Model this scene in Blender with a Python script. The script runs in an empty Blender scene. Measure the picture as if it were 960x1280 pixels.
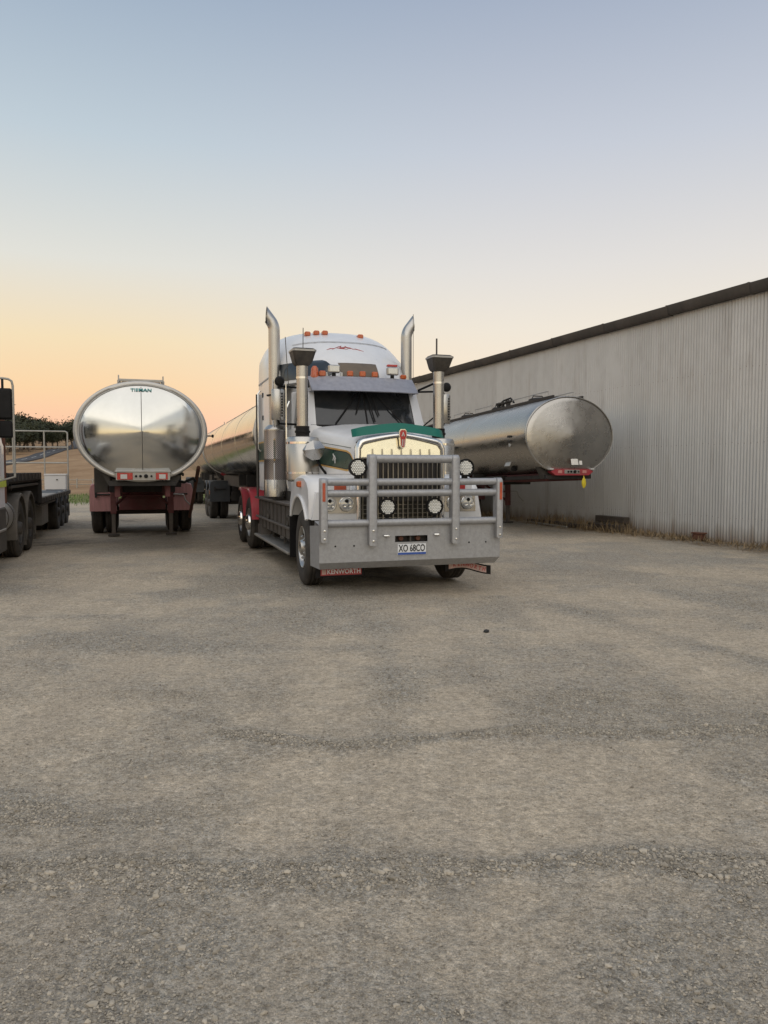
import bpy, math, random
import numpy as np
from math import sin, cos, pi, radians
from mathutils import Vector, Matrix

random.seed(7); rng = np.random.default_rng(11)
S = bpy.context.scene
COL = S.collection

# ------------------------------------------------------------------ camera
EYE = 1.6
cam = bpy.data.cameras.new('camera'); camo = bpy.data.objects.new('camera', cam); COL.objects.link(camo)
cam.sensor_fit = 'VERTICAL'; cam.sensor_height = 36; cam.lens = 940 / 1280 * 36
cam.clip_start = .05; cam.clip_end = 9000
camo.location = (0, 0, EYE); camo.rotation_euler = (radians(90) - math.atan(52 / 940), 0, 0)
S.camera = camo

# ------------------------------------------------------------------ dusk sky
W = bpy.data.worlds.new('World'); S.world = W; W.use_nodes = True
nt = W.node_tree; nt.nodes.clear(); N = nt.nodes.new; Lk = nt.links.new
out = N('ShaderNodeOutputWorld'); bg = N('ShaderNodeBackground'); Lk(bg.outputs[0], out.inputs[0])
tc = N('ShaderNodeTexCoord'); nrm = N('ShaderNodeVectorMath'); nrm.operation = 'NORMALIZE'; Lk(tc.outputs['Generated'], nrm.inputs[0])
sep = N('ShaderNodeSeparateXYZ'); Lk(nrm.outputs[0], sep.inputs[0])
def ramp(stops):
    r = N('ShaderNodeValToRGB'); e = r.color_ramp.elements
    while len(e) > 1: e.remove(e[-1])
    for i, (p, c) in enumerate(stops):
        x = e[0] if i == 0 else e.new(p)
        x.position = p; x.color = (*c, 1)
    Lk(sep.outputs['Z'], r.inputs[0]); return r
# the sky in view: peach at the horizon, cream, then grey blue; unseen zenith kept bright to light the ground
warm = ramp([(0, (.95, .44, .31)), (.05, (.97, .53, .34)), (.10, (.96, .64, .345)), (.16, (.91, .72, .44)), (.25, (.76, .74, .66)), (.38, (.53, .61, .66)), (.53, (.335, .42, .53)), (1, (.31, .38, .49))])
pale = ramp([(0, (.97, .66, .44)), (.06, (.97, .72, .50)), (.12, (.93, .77, .58)), (.18, (.87, .78, .65)), (.25, (.77, .73, .68)), (.38, (.57, .60, .66)), (.53, (.36, .42, .53)), (1, (.32, .38, .49))])
# where the sun has just set (behind the camera)
glow = ramp([(0, (1.5, 1.12, .60)), (.06, (1.45, 1.16, .72)), (.12, (1.12, .99, .76)), (.2, (.95, .90, .78)), (.32, (.78, .79, .78)), (.53, (.46, .52, .60)), (1, (.32, .38, .49))])
def azim(dx, dy, lo, hi):
    d = N('ShaderNodeVectorMath'); d.operation = 'DOT_PRODUCT'; Lk(nrm.outputs[0], d.inputs[0]); d.inputs[1].default_value = (dx, dy, 0)
    m = N('ShaderNodeMapRange'); m.interpolation_type = 'SMOOTHSTEP'; Lk(d.outputs['Value'], m.inputs[0])
    m.inputs[1].default_value = lo; m.inputs[2].default_value = hi; return m
a1 = azim(1, 0, -.38, .22); a2 = azim(.30, -.95, -.1, .9)
def mixc(f, a, b):
    m = N('ShaderNodeMix'); m.data_type = 'RGBA'; Lk(f, m.inputs[0]); Lk(a, m.inputs[6]); Lk(b, m.inputs[7]); return m.outputs[2]
grad = mixc(a2.outputs[0], mixc(a1.outputs[0], warm.outputs[0], pale.outputs[0]), glow.outputs[0])
sky = N('ShaderNodeTexSky'); sky.sky_type = 'NISHITA'; sky.sun_disc = False
SUN_EL, SUN_AZ = 55.0, 176.0            # degrees; azimuth from +Y towards +X
sky.sun_elevation = radians(SUN_EL); sky.sun_rotation = radians(SUN_AZ)
sk = N('ShaderNodeVectorMath'); sk.operation = 'SCALE'; Lk(sky.outputs[0], sk.inputs[0]); sk.inputs['Scale'].default_value = .012
ad = N('ShaderNodeVectorMath'); ad.operation = 'ADD'; Lk(sk.outputs[0], ad.inputs[0]); Lk(grad, ad.inputs[1])
Lk(ad.outputs[0], bg.inputs[0]); bg.inputs[1].default_value = .93

sl = bpy.data.lights.new('sun', 'SUN'); sl.energy = 1.25; sl.angle = radians(85); sl.color = (1, .90, .75)  # soft overhead fill set far above the dusk sun to brighten the ground
so = bpy.data.objects.new('sun', sl); COL.objects.link(so)
sd = Vector((sin(radians(SUN_AZ)), cos(radians(SUN_AZ)), math.tan(radians(SUN_EL)))).normalized()
so.rotation_euler = sd.to_track_quat('Z', 'Y').to_euler(); so.location = (0, -20, 30)
S.view_settings.view_transform = 'Standard'; S.view_settings.look = 'None'; S.view_settings.exposure = 0.06; S.view_settings.gamma = 1

# ------------------------------------------------------------------ materials
MT = {}
def M(name, col, rough=.5, metal=0, var=.12, vs=4, dirt=None, bump=None, coat=0, rvar=.08, spec=.5, aniso=None, emit=None, obj_rand=0, stretch=(1, 1, 1)):
    if name in MT: return MT[name]
    m = bpy.data.materials.new(name); m.use_nodes = True; t = m.node_tree; n = t.nodes.new; l = t.links.new
    b = t.nodes['Principled BSDF']
    b.inputs['Metallic'].default_value = metal; b.inputs['Specular IOR Level'].default_value = spec
    b.inputs['Coat Weight'].default_value = coat; b.inputs['Coat Roughness'].default_value = .08
    c = n('ShaderNodeTexCoord'); mp = n('ShaderNodeMapping'); mp.inputs['Scale'].default_value = stretch; l(c.outputs['Object'], mp.inputs[0])
    nz = n('ShaderNodeTexNoise'); nz.inputs['Scale'].default_value = vs; nz.inputs['Detail'].default_value = 6; nz.inputs['Roughness'].default_value = .62; l(mp.outputs[0], nz.inputs[0])
    mr = n('ShaderNodeMapRange'); l(nz.outputs[0], mr.inputs[0]); mr.inputs[1].default_value = .3; mr.inputs[2].default_value = .7
    mr.inputs[3].default_value = 1 - var; mr.inputs[4].default_value = 1 + var
    v = n('ShaderNodeVectorMath'); v.operation = 'SCALE'; v.inputs[0].default_value = col[:3]; l(mr.outputs[0], v.inputs['Scale'])
    last = v.outputs[0]
    if obj_rand:
        oi = n('ShaderNodeObjectInfo'); r2 = n('ShaderNodeMapRange'); l(oi.outputs['Random'], r2.inputs[0]); r2.inputs[3].default_value = 1 - obj_rand; r2.inputs[4].default_value = 1 + obj_rand
        v2 = n('ShaderNodeVectorMath'); v2.operation = 'SCALE'; l(last, v2.inputs[0]); l(r2.outputs[0], v2.inputs['Scale']); last = v2.outputs[0]
    rr = n('ShaderNodeMapRange'); l(nz.outputs[0], rr.inputs[0]); rr.inputs[1].default_value = .3; rr.inputs[2].default_value = .7
    rr.inputs[3].default_value = max(.02, rough - rvar); rr.inputs[4].default_value = min(1, rough + rvar)
    rl = rr.outputs[0]
    if dirt:      # (colour, amount, scale)
        dn = n('ShaderNodeTexNoise'); dn.inputs['Scale'].default_value = dirt[2]; dn.inputs['Detail'].default_value = 8; dn.inputs['Roughness'].default_value = .7; l(c.outputs['Object'], dn.inputs[0])
        dm = n('ShaderNodeMapRange'); l(dn.outputs[0], dm.inputs[0]); dm.inputs[1].default_value = .42; dm.inputs[2].default_value = .75; dm.inputs[3].default_value = dirt[1] * .25; dm.inputs[4].default_value = dirt[1]
        x = n('ShaderNodeMix'); x.data_type = 'RGBA'; l(dm.outputs[0], x.inputs[0]); l(last, x.inputs[6]); x.inputs[7].default_value = (*dirt[0], 1); last = x.outputs[2]
        y = n('ShaderNodeMix'); l(dm.outputs[0], y.inputs[0]); l(rl, y.inputs[2]); y.inputs[3].default_value = .85; rl = y.outputs[0]
        if metal:
            z = n('ShaderNodeMath'); z.operation = 'MULTIPLY_ADD'; l(dm.outputs[0], z.inputs[0]); z.inputs[1].default_value = -metal; z.inputs[2].default_value = metal; l(z.outputs[0], b.inputs['Metallic'])
    l(last, b.inputs['Base Color']); l(rl, b.inputs['Roughness'])
    if bump:
        bn = n('ShaderNodeTexNoise'); bn.inputs['Scale'].default_value = bump[0]; bn.inputs['Detail'].default_value = 4; l(mp.outputs[0], bn.inputs[0])
        bp = n('ShaderNodeBump'); bp.inputs['Strength'].default_value = bump[1]; bp.inputs['Distance'].default_value = bump[2] if len(bump) > 2 else .01
        l(bn.outputs[0], bp.inputs['Height']); l(bp.outputs[0], b.inputs['Normal'])
    if emit: b.inputs['Emission Color'].default_value = (*emit[0], 1); b.inputs['Emission Strength'].default_value = emit[1]
    MT[name] = m; return m
DUST = (.27, .22, .17)
white = M('white paint', (.72, .725, .74), .32, 0, .04, 3, (DUST, .14, 2.2), None, .4)
whiteold = M('worn white paint', (.55, .55, .55), .55, 0, .18, 5, ((.16, .12, .09), .6, 5))
hammer = M('hammered grey metal', (.375, .38, .395), .38, .4, .12, 18, ((.11, .10, .09), .30, 38), (60, .12, .004))
visorm = M('grey visor metal', (.33, .33, .365), .36, .45, .14, 14, (DUST, .08, 3), (40, .1, .004))
chrome = M('chrome', (.78, .77, .75), .10, 1, .04, 3, (DUST, .12, 5))
steel = M('stainless steel', (.47, .455, .43), .24, 1, .07, 3, (DUST, .14, 4), None, rvar=.06, stretch=(1, 1, .2))
polish = M('polished tank aluminium', (.52, .51, .49), .10, 1, .05, .9, (DUST, .06, 1.3), (1.2, .05, .02), rvar=.05)
polish2 = M('polished tank head', (.60, .595, .565), .11, 1, .06, 1.0, ((.2, .19, .16), .07, 1.1), (1.6, .04, .02), rvar=.05, stretch=(1, 1, .3))
brushed = M('brushed tank aluminium', (.42, .40, .37), .27, 1, .10, 2.0, (DUST, .06, 1.7), (7, .10, .02), rvar=.09, stretch=(1.6, .6, 1.6))
alu = M('dull aluminium', (.42, .415, .40), .42, 1, .14, 6, (DUST, .4, 4))
rubber = M('tyre rubber', (.02, .019, .018), .78, 0, .25, 9, (DUST, .24, 4), (50, .2, .005))
black = M('black plastic', (.012, .012, .013), .5, 0, .2, 8, (DUST, .03, 4), spec=.12)
blackp = M('black painted steel', (.02, .02, .022), .6, 0, .25, 6, (DUST, .16, 3), spec=.3)
darkm = M('dark road-grimed steel', (.05, .046, .042), .62, .25, .3, 5, (DUST, .22, 3))
boxm = M('grimy box steel', (.11, .10, .095), .5, .5, .25, 5, (DUST, .24, 3))
red = M('red paint', (.36, .018, .035), .36, 0, .12, 5, (DUST, .22, 4), None, .3)
redshade = M('shaded maroon paint', (.13, .022, .028), .6, 0, .2, 6, (DUST, .25, 4))  # maroon darkened to put underside shade into the colour
redfade = M('sun faded red paint', (.46, .22, .22), .6, 0, .2, 6, (DUST, .2, 4), stretch=(3, 1, .3))
teal = M('teal deflector', (.0, .125, .092), .45, 0, .06, 4, (DUST, .04, 4), None, .05, spec=.3)
dgreen = M('dark green panel', (.012, .05, .036), .3, 0, .1, 5, (DUST, .12, 5), None, .3)
gold = M('gold pinstripe', (.55, .33, .10), .4, 0, .1, 5)
orange = M('amber lens', (.50, .09, .012), .25, 0, .1, 20, (DUST, .15, 9), None, .5)
orangered = M('orange red reflector', (.45, .07, .025), .4, 0, .15, 20, (DUST, .25, 9))
redl = M('red lens', (.42, .02, .02), .25, 0, .1, 20, None, None, .5)
whitel = M('white reflector', (.52, .51, .49), .4, 0, .05, 10)
plate_m = M('plate white', (.72, .74, .76), .4, 0, .04, 9, (DUST, .1, 9))
ink = M('black lettering', (.015, .015, .018), .5)
blue = M('blue band', (.03, .08, .32), .45)
redflap = M('red mudflap print', (.40, .035, .045), .55, 0, .15, 9, (DUST, .25, 12))
pinkflap = M('faded mudflap print', (.52, .36, .33), .65, 0, .2, 14, (DUST, .4, 10))
tealink = M('teal lettering', (.02, .22, .22), .4)
glass = M('dark windscreen glass', (.012, .016, .020), .06, 0, .1, 3, (DUST, .10, 2.5), None, .2, rvar=.02, spec=.6)
glassw = M('tinted window glass', (.02, .026, .032), .08, 0, .1, 3, None, None, .2)
rust = M('rusty steel', (.15, .06, .035), .8, .1, .35, 8, ((.07, .04, .03), .5, 7), (30, .3, .01))
ledd = M('lamp reflector bowl', (.10, .10, .095), .3, .5, .1, 30)
ledg = M('lamp glass', (.60, .60, .58), .18, .35, .06, 30, None, None, .5)
ledc = M('led cell', (.86, .86, .82), .35, .0, .05, 30)
wiregrille = M('grille screen', (.045, .042, .035), .55, .6, .3, 40)
barm = M('grille bar', (.42, .40, .35), .25, 1, .08, 6, (DUST, .22, 8))
timber = M('weathered timber', (.075, .06, .048), .85, 0, .35, 6, ((.03, .025, .02), .5, 5), (20, .4, .01), stretch=(1, 8, 8))
deckw = M('grey deck boards', (.30, .295, .285), .75, 0, .2, 6, (DUST, .4, 3), (20, .3, .01), obj_rand=.15)
crate = M('white plastic', (.62, .60, .58), .5, 0, .06, 3, (DUST, .25, 3))
galv = M('galvanised pipe', (.36, .345, .31), .5, .5, .15, 8, (DUST, .2, 5))
yellow = M('yellow plastic', (.65, .52, .03), .45, 0, .1, 9)
yellowg = M('hi-vis yellow tape', (.55, .60, .08), .45, 0, .1, 9)
paper = M('paper sticker', (.72, .70, .66), .6, 0, .05, 9)
bark = M('gum bark', (.16, .125, .10), .9, 0, .4, 1.2, None, (6, .5, .05), stretch=(2, 2, .3))
gutterm = M('weathered gutter', (.055, .052, .05), .6, .3, .3, 3, (DUST, .3, 2))
def perf_mat():
    m = M('perforated muffler shield', (.38, .35, .345), .34, 1, .08, 3)
    t = m.node_tree; n = t.nodes.new; l = t.links.new; b = t.nodes['Principled BSDF']
    c = n('ShaderNodeTexCoord'); s = n('ShaderNodeSeparateXYZ'); l(c.outputs['Object'], s.inputs[0])
    at = n('ShaderNodeMath'); at.operation = 'ARCTAN2'; l(s.outputs[0], at.inputs[0]); l(s.outputs[1], at.inputs[1])
    def f(src, k):
        a = n('ShaderNodeMath'); a.operation = 'MULTIPLY'; l(src, a.inputs[0]); a.inputs[1].default_value = k
        q = n('ShaderNodeMath'); q.operation = 'SINE'; l(a.outputs[0], q.inputs[0]); return q.outputs[0]
    p = n('ShaderNodeMath'); p.operation = 'MULTIPLY'; l(f(at.outputs[0], 34), p.inputs[0]); l(f(s.outputs[2], 2 * pi / .034), p.inputs[1])
    r = n('ShaderNodeMapRange'); l(p.outputs[0], r.inputs[0]); r.inputs[1].default_value = .25; r.inputs[2].default_value = .45
    old = b.inputs['Base Color'].links[0].from_socket
    x = n('ShaderNodeMix'); x.data_type = 'RGBA'; l(r.outputs[0], x.inputs[0]); l(old, x.inputs[6]); x.inputs[7].default_value = (.02, .018, .018, 1)
    l(x.outputs[2], b.inputs['Base Color']); return m
perf = perf_mat()

# ------------------------------------------------------------------ mesh helpers
class G:
    def __init__(s): s.v = []; s.f = []
    def add(s, vs, fs):
        o = len(s.v); s.v += [tuple(map(float, q)) for q in vs]; s.f += [tuple(i + o for i in q) for q in fs]; return s
    def box(s, c, d, bev=.006, rot=None):
        hx, hy, hz = d[0] / 2, d[1] / 2, d[2] / 2; b = min(bev, hx * .45, hy * .45, hz * .45)
        vs = []; idx = {}
        for sx in (-1, 1):
            for sy in (-1, 1):
                for sz in (-1, 1):
                    for ax in range(3):
                        p = [sx * (hx - (b if ax != 0 else 0)), sy * (hy - (b if ax != 1 else 0)), sz * (hz - (b if ax != 2 else 0))]
                        idx[(sx, sy, sz, ax)] = len(vs); vs.append(p)
        fs = []
        for ax in range(3):
            o = [i for i in range(3) if i != ax]
            for sg in (-1, 1):
                q = []
                for a, bb in ((-1, -1), (1, -1), (1, 1), (-1, 1)):
                    k = [0, 0, 0]; k[ax] = sg; k[o[0]] = a; k[o[1]] = bb; q.append(idx[(*k, ax)])
                fs.append(q if (sg > 0) == (ax != 1) else q[::-1])
        for ax in range(3):
            o = [i for i in range(3) if i != ax]
            for a in (-1, 1):
                for bb in (-1, 1):
                    q = []
                    for e, axx in ((-1, o[0]), (1, o[0]), (1, o[1]), (-1, o[1])):
                        k = [0, 0, 0]; k[ax] = e; k[o[0]] = a; k[o[1]] = bb; q.append(idx[(*k, axx)])
                    fs.append(q)
        for sx in (-1, 1):
            for sy in (-1, 1):
                for sz in (-1, 1): fs.append([idx[(sx, sy, sz, 0)], idx[(sx, sy, sz, 1)], idx[(sx, sy, sz, 2)]])
        R = Matrix.Identity(3) if rot is None else rot
        return s.add([R @ Vector(p) + Vector(c) for p in vs], fs)
    def b2(s, a, b, bev=.006): return s.box([(a[i] + b[i]) / 2 for i in range(3)], [abs(b[i] - a[i]) for i in range(3)], bev)
    def tube(s, pts, r, n=12, cap=True):
        P = [Vector(p) for p in pts]; m = len(P); rs = r if isinstance(r, (list, tuple)) else [r] * m
        T = []
        for i in range(m):
            t = (P[min(i + 1, m - 1)] - P[max(i - 1, 0)]).normalized(); T.append(t)
        u = T[0].orthogonal().normalized(); vs = []
        for i in range(m):
            if i: u = (u - T[i] * u.dot(T[i])).normalized()
            w = T[i].cross(u)
            for k in range(n): a = 2 * pi * k / n; vs.append(P[i] + (u * cos(a) + w * sin(a)) * rs[i])
        fs = [(i * n + k, i * n + (k + 1) % n, (i + 1) * n + (k + 1) % n, (i + 1) * n + k) for i in range(m - 1) for k in range(n)]
        if cap: fs += [tuple(range(n))[::-1], tuple((m - 1) * n + k for k in range(n))]
        return s.add(vs, fs)
    def lathe(s, o, d, prof, n=24, cap=True):     # prof: (distance along d, radius)
        d = Vector(d).normalized(); u = d.orthogonal().normalized(); w = d.cross(u); o = Vector(o); vs = []
        for h, r in prof:
            for k in range(n): a = 2 * pi * k / n; vs.append(o + d * h + (u * cos(a) + w * sin(a)) * max(r, 1e-4))
        m = len(prof)
        fs = [(i * n + k, i * n + (k + 1) % n, (i + 1) * n + (k + 1) % n, (i + 1) * n + k) for i in range(m - 1) for k in range(n)]
        if cap: fs += [tuple(range(n))[::-1], tuple((m - 1) * n + k for k in range(n))]
        return s.add(vs, fs)
    def prism(s, poly, f0, f1):      # poly: 2D points; f0/f1 map them to the two faces
        n = len(poly); vs = [f0(*p) for p in poly] + [f1(*p) for p in poly]
        fs = [tuple(range(n))[::-1], tuple(range(n, 2 * n))] + [(i, (i + 1) % n, n + (i + 1) % n, n + i) for i in range(n)]
        return s.add(vs, fs)
    def loft(s, rings, close=True, cap=True):
        n = len(rings[0]); vs = [p for r in rings for p in r]; k = n if close else n - 1
        fs = [(i * n + j, i * n + (j + 1) % n, (i + 1) * n + (j + 1) % n, (i + 1) * n + j) for i in range(len(rings) - 1) for j in range(k)]
        if cap: fs += [tuple(range(n))[::-1], tuple((len(rings) - 1) * n + j for j in range(n))]
        return s.add(vs, fs)
    def mesh(s, name, mat, ang=35):
        me = bpy.data.meshes.new(name); me.from_pydata(s.v, [], s.f); me.validate()
        import bmesh
        bm = bmesh.new(); bm.from_mesh(me); bmesh.ops.recalc_face_normals(bm, faces=bm.faces); bm.to_mesh(me); bm.free()
        me.polygons.foreach_set('use_smooth', [True] * len(me.polygons)); me.set_sharp_from_angle(angle=radians(ang))
        if mat: me.materials.append(mat)
        return me
    def build(s, name, mat, parent=None, loc=None, ang=35, rot=None): return link(name, s.mesh(name, mat, ang), parent, loc, rot)
def link(name, me, parent=None, loc=None, rot=None):
    o = bpy.data.objects.new(name, me); COL.objects.link(o); o.parent = parent
    if loc is not None: o.location = loc
    if rot is not None: o.rotation_euler = rot
    return o
def tag(o, label=None, cat=None, group=None, kind=None):
    if label: o['label'] = label
    if cat: o['category'] = cat
    if group: o['group'] = group
    if kind: o['kind'] = kind
    return o
def thing(name, label, cat, loc, rz=0, group=None, rx=0):
    o = bpy.data.objects.new(name, None); COL.objects.link(o); o.empty_display_size = .2
    o.location = loc; o.rotation_euler = (rx, 0, rz); return tag(o, label, cat, group)
def copy_tree(o, parent=None):
    c = o.copy(); COL.objects.link(c); c.parent = parent
    for ch in list(o.children): copy_tree(ch, c)
    return c
def text(body, size, mat, parent, loc, rot=(pi / 2, 0, 0), sx=1, ext=.002, name='lettering', bold=0.0):
    cu = bpy.data.curves.new('t', 'FONT'); cu.body = body; cu.size = size; cu.align_x = 'CENTER'; cu.align_y = 'CENTER'; cu.extrude = ext; cu.offset = bold; cu.resolution_u = 3
    o = bpy.data.objects.new('t', cu); COL.objects.link(o); bpy.context.view_layer.update()
    me = bpy.data.meshes.new_from_object(o.evaluated_get(bpy.context.evaluated_depsgraph_get())); bpy.data.objects.remove(o); bpy.data.curves.remove(cu)
    me.materials.clear(); me.materials.append(mat)
    q = link(name, me, parent, loc, rot); q.scale = (sx, 1, 1); return q
def sm(t): t = np.clip(t, 0, 1); return t * t * (3 - 2 * t)
# value noise on numpy arrays
_lat = rng.random((256, 256))
def vnoise(x, y, sc, seed=0):
    x = np.asarray(x) * sc + seed * 17.3; y = np.asarray(y) * sc + seed * 31.7
    xi = np.floor(x).astype(int); yi = np.floor(y).astype(int); fx = x - xi; fy = y - yi
    fx = fx * fx * (3 - 2 * fx); fy = fy * fy * (3 - 2 * fy)
    g = lambda a, b: _lat[a & 255, b & 255]
    return (g(xi, yi) * (1 - fx) + g(xi + 1, yi) * fx) * (1 - fy) + (g(xi, yi + 1) * (1 - fx) + g(xi + 1, yi + 1) * fx) * fy
def fbm(x, y, sc, seed=0, o=4):
    t = 0; a = 1; n = 0
    for k in range(o): t = t + a * vnoise(x, y, sc * 2 ** k, seed + k); n += a; a *= .5
    return t / n

# ------------------------------------------------------------------ ground
def terr(x, y):
    x = np.asarray(x, float); y = np.asarray(y, float)
    u = -.35 * x + .94 * y
    z = 6.8 * sm((u - 100) / 140) + .5 * sm((u - 52) / 40) + 10 * sm((u - 215) / 130) + 5 * sm((u - 300) / 900)
    return z + (fbm(x, y, .03, 3, 3) - .5) * 1.6 * sm((u - 90) / 120)
def dustmask(x, y):
    w = fbm(x, y, .7, 5, 3) - .5
    d = .5 + 1.35 * (fbm(x + .5 * w, y, .62, 1, 4) - .5) + .7 * (fbm(x, y, 2.2, 9, 3) - .5)
    def ridge(yc, wd, amp, ph, x0, x1):     # loose gravel thrown up between wheel tracks
        c = yc + .09 * np.sin(x * .9 + ph) + .5 * (fbm(x, y * 0 + 3 + ph, .8, 7, 3) - .5)
        return amp * np.exp(-((y - c) / wd) ** 2) * sm((x - x0) / .8) * sm((x1 - x) / .8) * (.35 + 1.1 * fbm(x, y, 1.6, 13, 2))
    d = d - ridge(4.42, .09, .95, 0, -1.4, 4) - ridge(2.92, .10, .95, 1.4, -2.6, 4) - ridge(3.3, .16, .6, 3, -3.5, -.6) - ridge(6.7, .2, .16, 2, -3.5, 3.5) - ridge(8.2, .13, .25, 4, -6, 0)
    # wheel tracks up to the truck: packed and dusty
    for off in ():
        c = .34 - .3175 * (y - 9.6) * .55 + off * 1.0
        d = d + .28 * np.exp(-((x - c) / .42) ** 2) * sm((9 - y) / 3 + .4)
    n1 = .15 * (fbm(x, y, .8, 61, 2) - .5); n2 = .3 + 1.3 * fbm(x, y, 1.1, 63, 3)
    for (x0, y0, x1, y1, wd, amp) in ((1.5, 9.2, 3.2, 4.3, .22, .34), (1.95, 9.2, 3.9, 4.4, .12, -.3), (2.6, 10, 6.6, 5.4, .3, .3), (3.0, 10.6, 7.2, 6.2, .16, -.16), (3.4, 12.5, 9.5, 9.0, .35, .3), (4.2, 13.3, 9.5, 10.4, .2, -.12),
                                      (-6.5, 8.4, -1.2, 8.0, .14, -.16), (-1.2, 8.0, .4, 7.0, .12, -.12), (-7, 11, -2, 10.4, .3, .25), (-4.6, 6.6, -.6, 6.0, .25, .22), (-.55, 9, -.45, 1.5, .20, .30), (.35, 9, .55, 1.5, .22, .30), (-.02, 8.5, .05, 3.6, .13, -.14), (-2.6, 6, -1.9, 1.5, .25, .2)):
        dx, dy = x1 - x0, y1 - y0; q = np.clip(((x - x0) * dx + (y - y0) * dy) / (dx * dx + dy * dy), 0, 1); e = np.hypot(x - x0 - q * dx + n1, y - y0 - q * dy)
        d = d + amp * np.exp(-(e / wd) ** 2) * n2 * sm(q * 6) * sm((1 - q) * 5)
    d = d + .16 * sm((y - 5.5) / 7) + .30 * np.exp(-((x - .35 + .02 * (y - 9)) / 1.7) ** 2) - .10 - .16 * sm((3.6 - y) / 1.6) + .5 * (fbm(x, y, .28, 71, 2) - .5)
    return np.clip(d, 0, 1)
def axis(dense0, dense1, step, lim, grow=1.25):
    a = list(np.arange(dense0, dense1 + 1e-6, step)); s_ = step; p = dense1; hi = []
    while p < lim: s_ *= grow; p += s_; hi.append(p)
    s_ = step; p = dense0; lo = []
    while p > -lim: s_ *= grow; p -= s_; lo.append(p)
    return np.array(lo[::-1] + a + hi)
ax_ = axis(-9, 11, .085, 3500, 1.14); ay_ = np.concatenate([axis(.8, 24, .06, 3500, 1.10)])
GX, GY = np.meshgrid(ax_, ay_); gx = GX.ravel(); gy = GY.ravel()
near = np.exp(-np.maximum(0, np.hypot(gx, gy) - 20) / 15)
dm = dustmask(gx, gy)
gz = terr(gx, gy) + near * ((fbm(gx, gy, .5, 21, 3) - .5) * .05 + (.5 - dm) * .022 + (fbm(gx, gy, 6, 23, 2) - .5) * .012) - near * .006
nx = len(ax_); ny = len(ay_)
ii = (np.arange(ny - 1)[:, None] * nx + np.arange(nx - 1)[None, :]).ravel()
quads = np.stack([ii, ii + 1, ii + nx + 1, ii + nx], 1)
def np_mesh(name, V, F, mat, smooth=True):
    me = bpy.data.meshes.new(name); k = F.shape[1]
    me.vertices.add(len(V)); me.vertices.foreach_set('co', V.astype(np.float32).ravel())
    me.loops.add(F.size); me.loops.foreach_set('vertex_index', F.astype(np.int32).ravel())
    me.polygons.add(len(F)); me.polygons.foreach_set('loop_start', np.arange(0, F.size, k, dtype=np.int32))
    me.polygons.foreach_set('use_smooth', np.full(len(F), smooth)); me.update(calc_edges=True)
    if mat: me.materials.append(mat)
    return me
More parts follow.
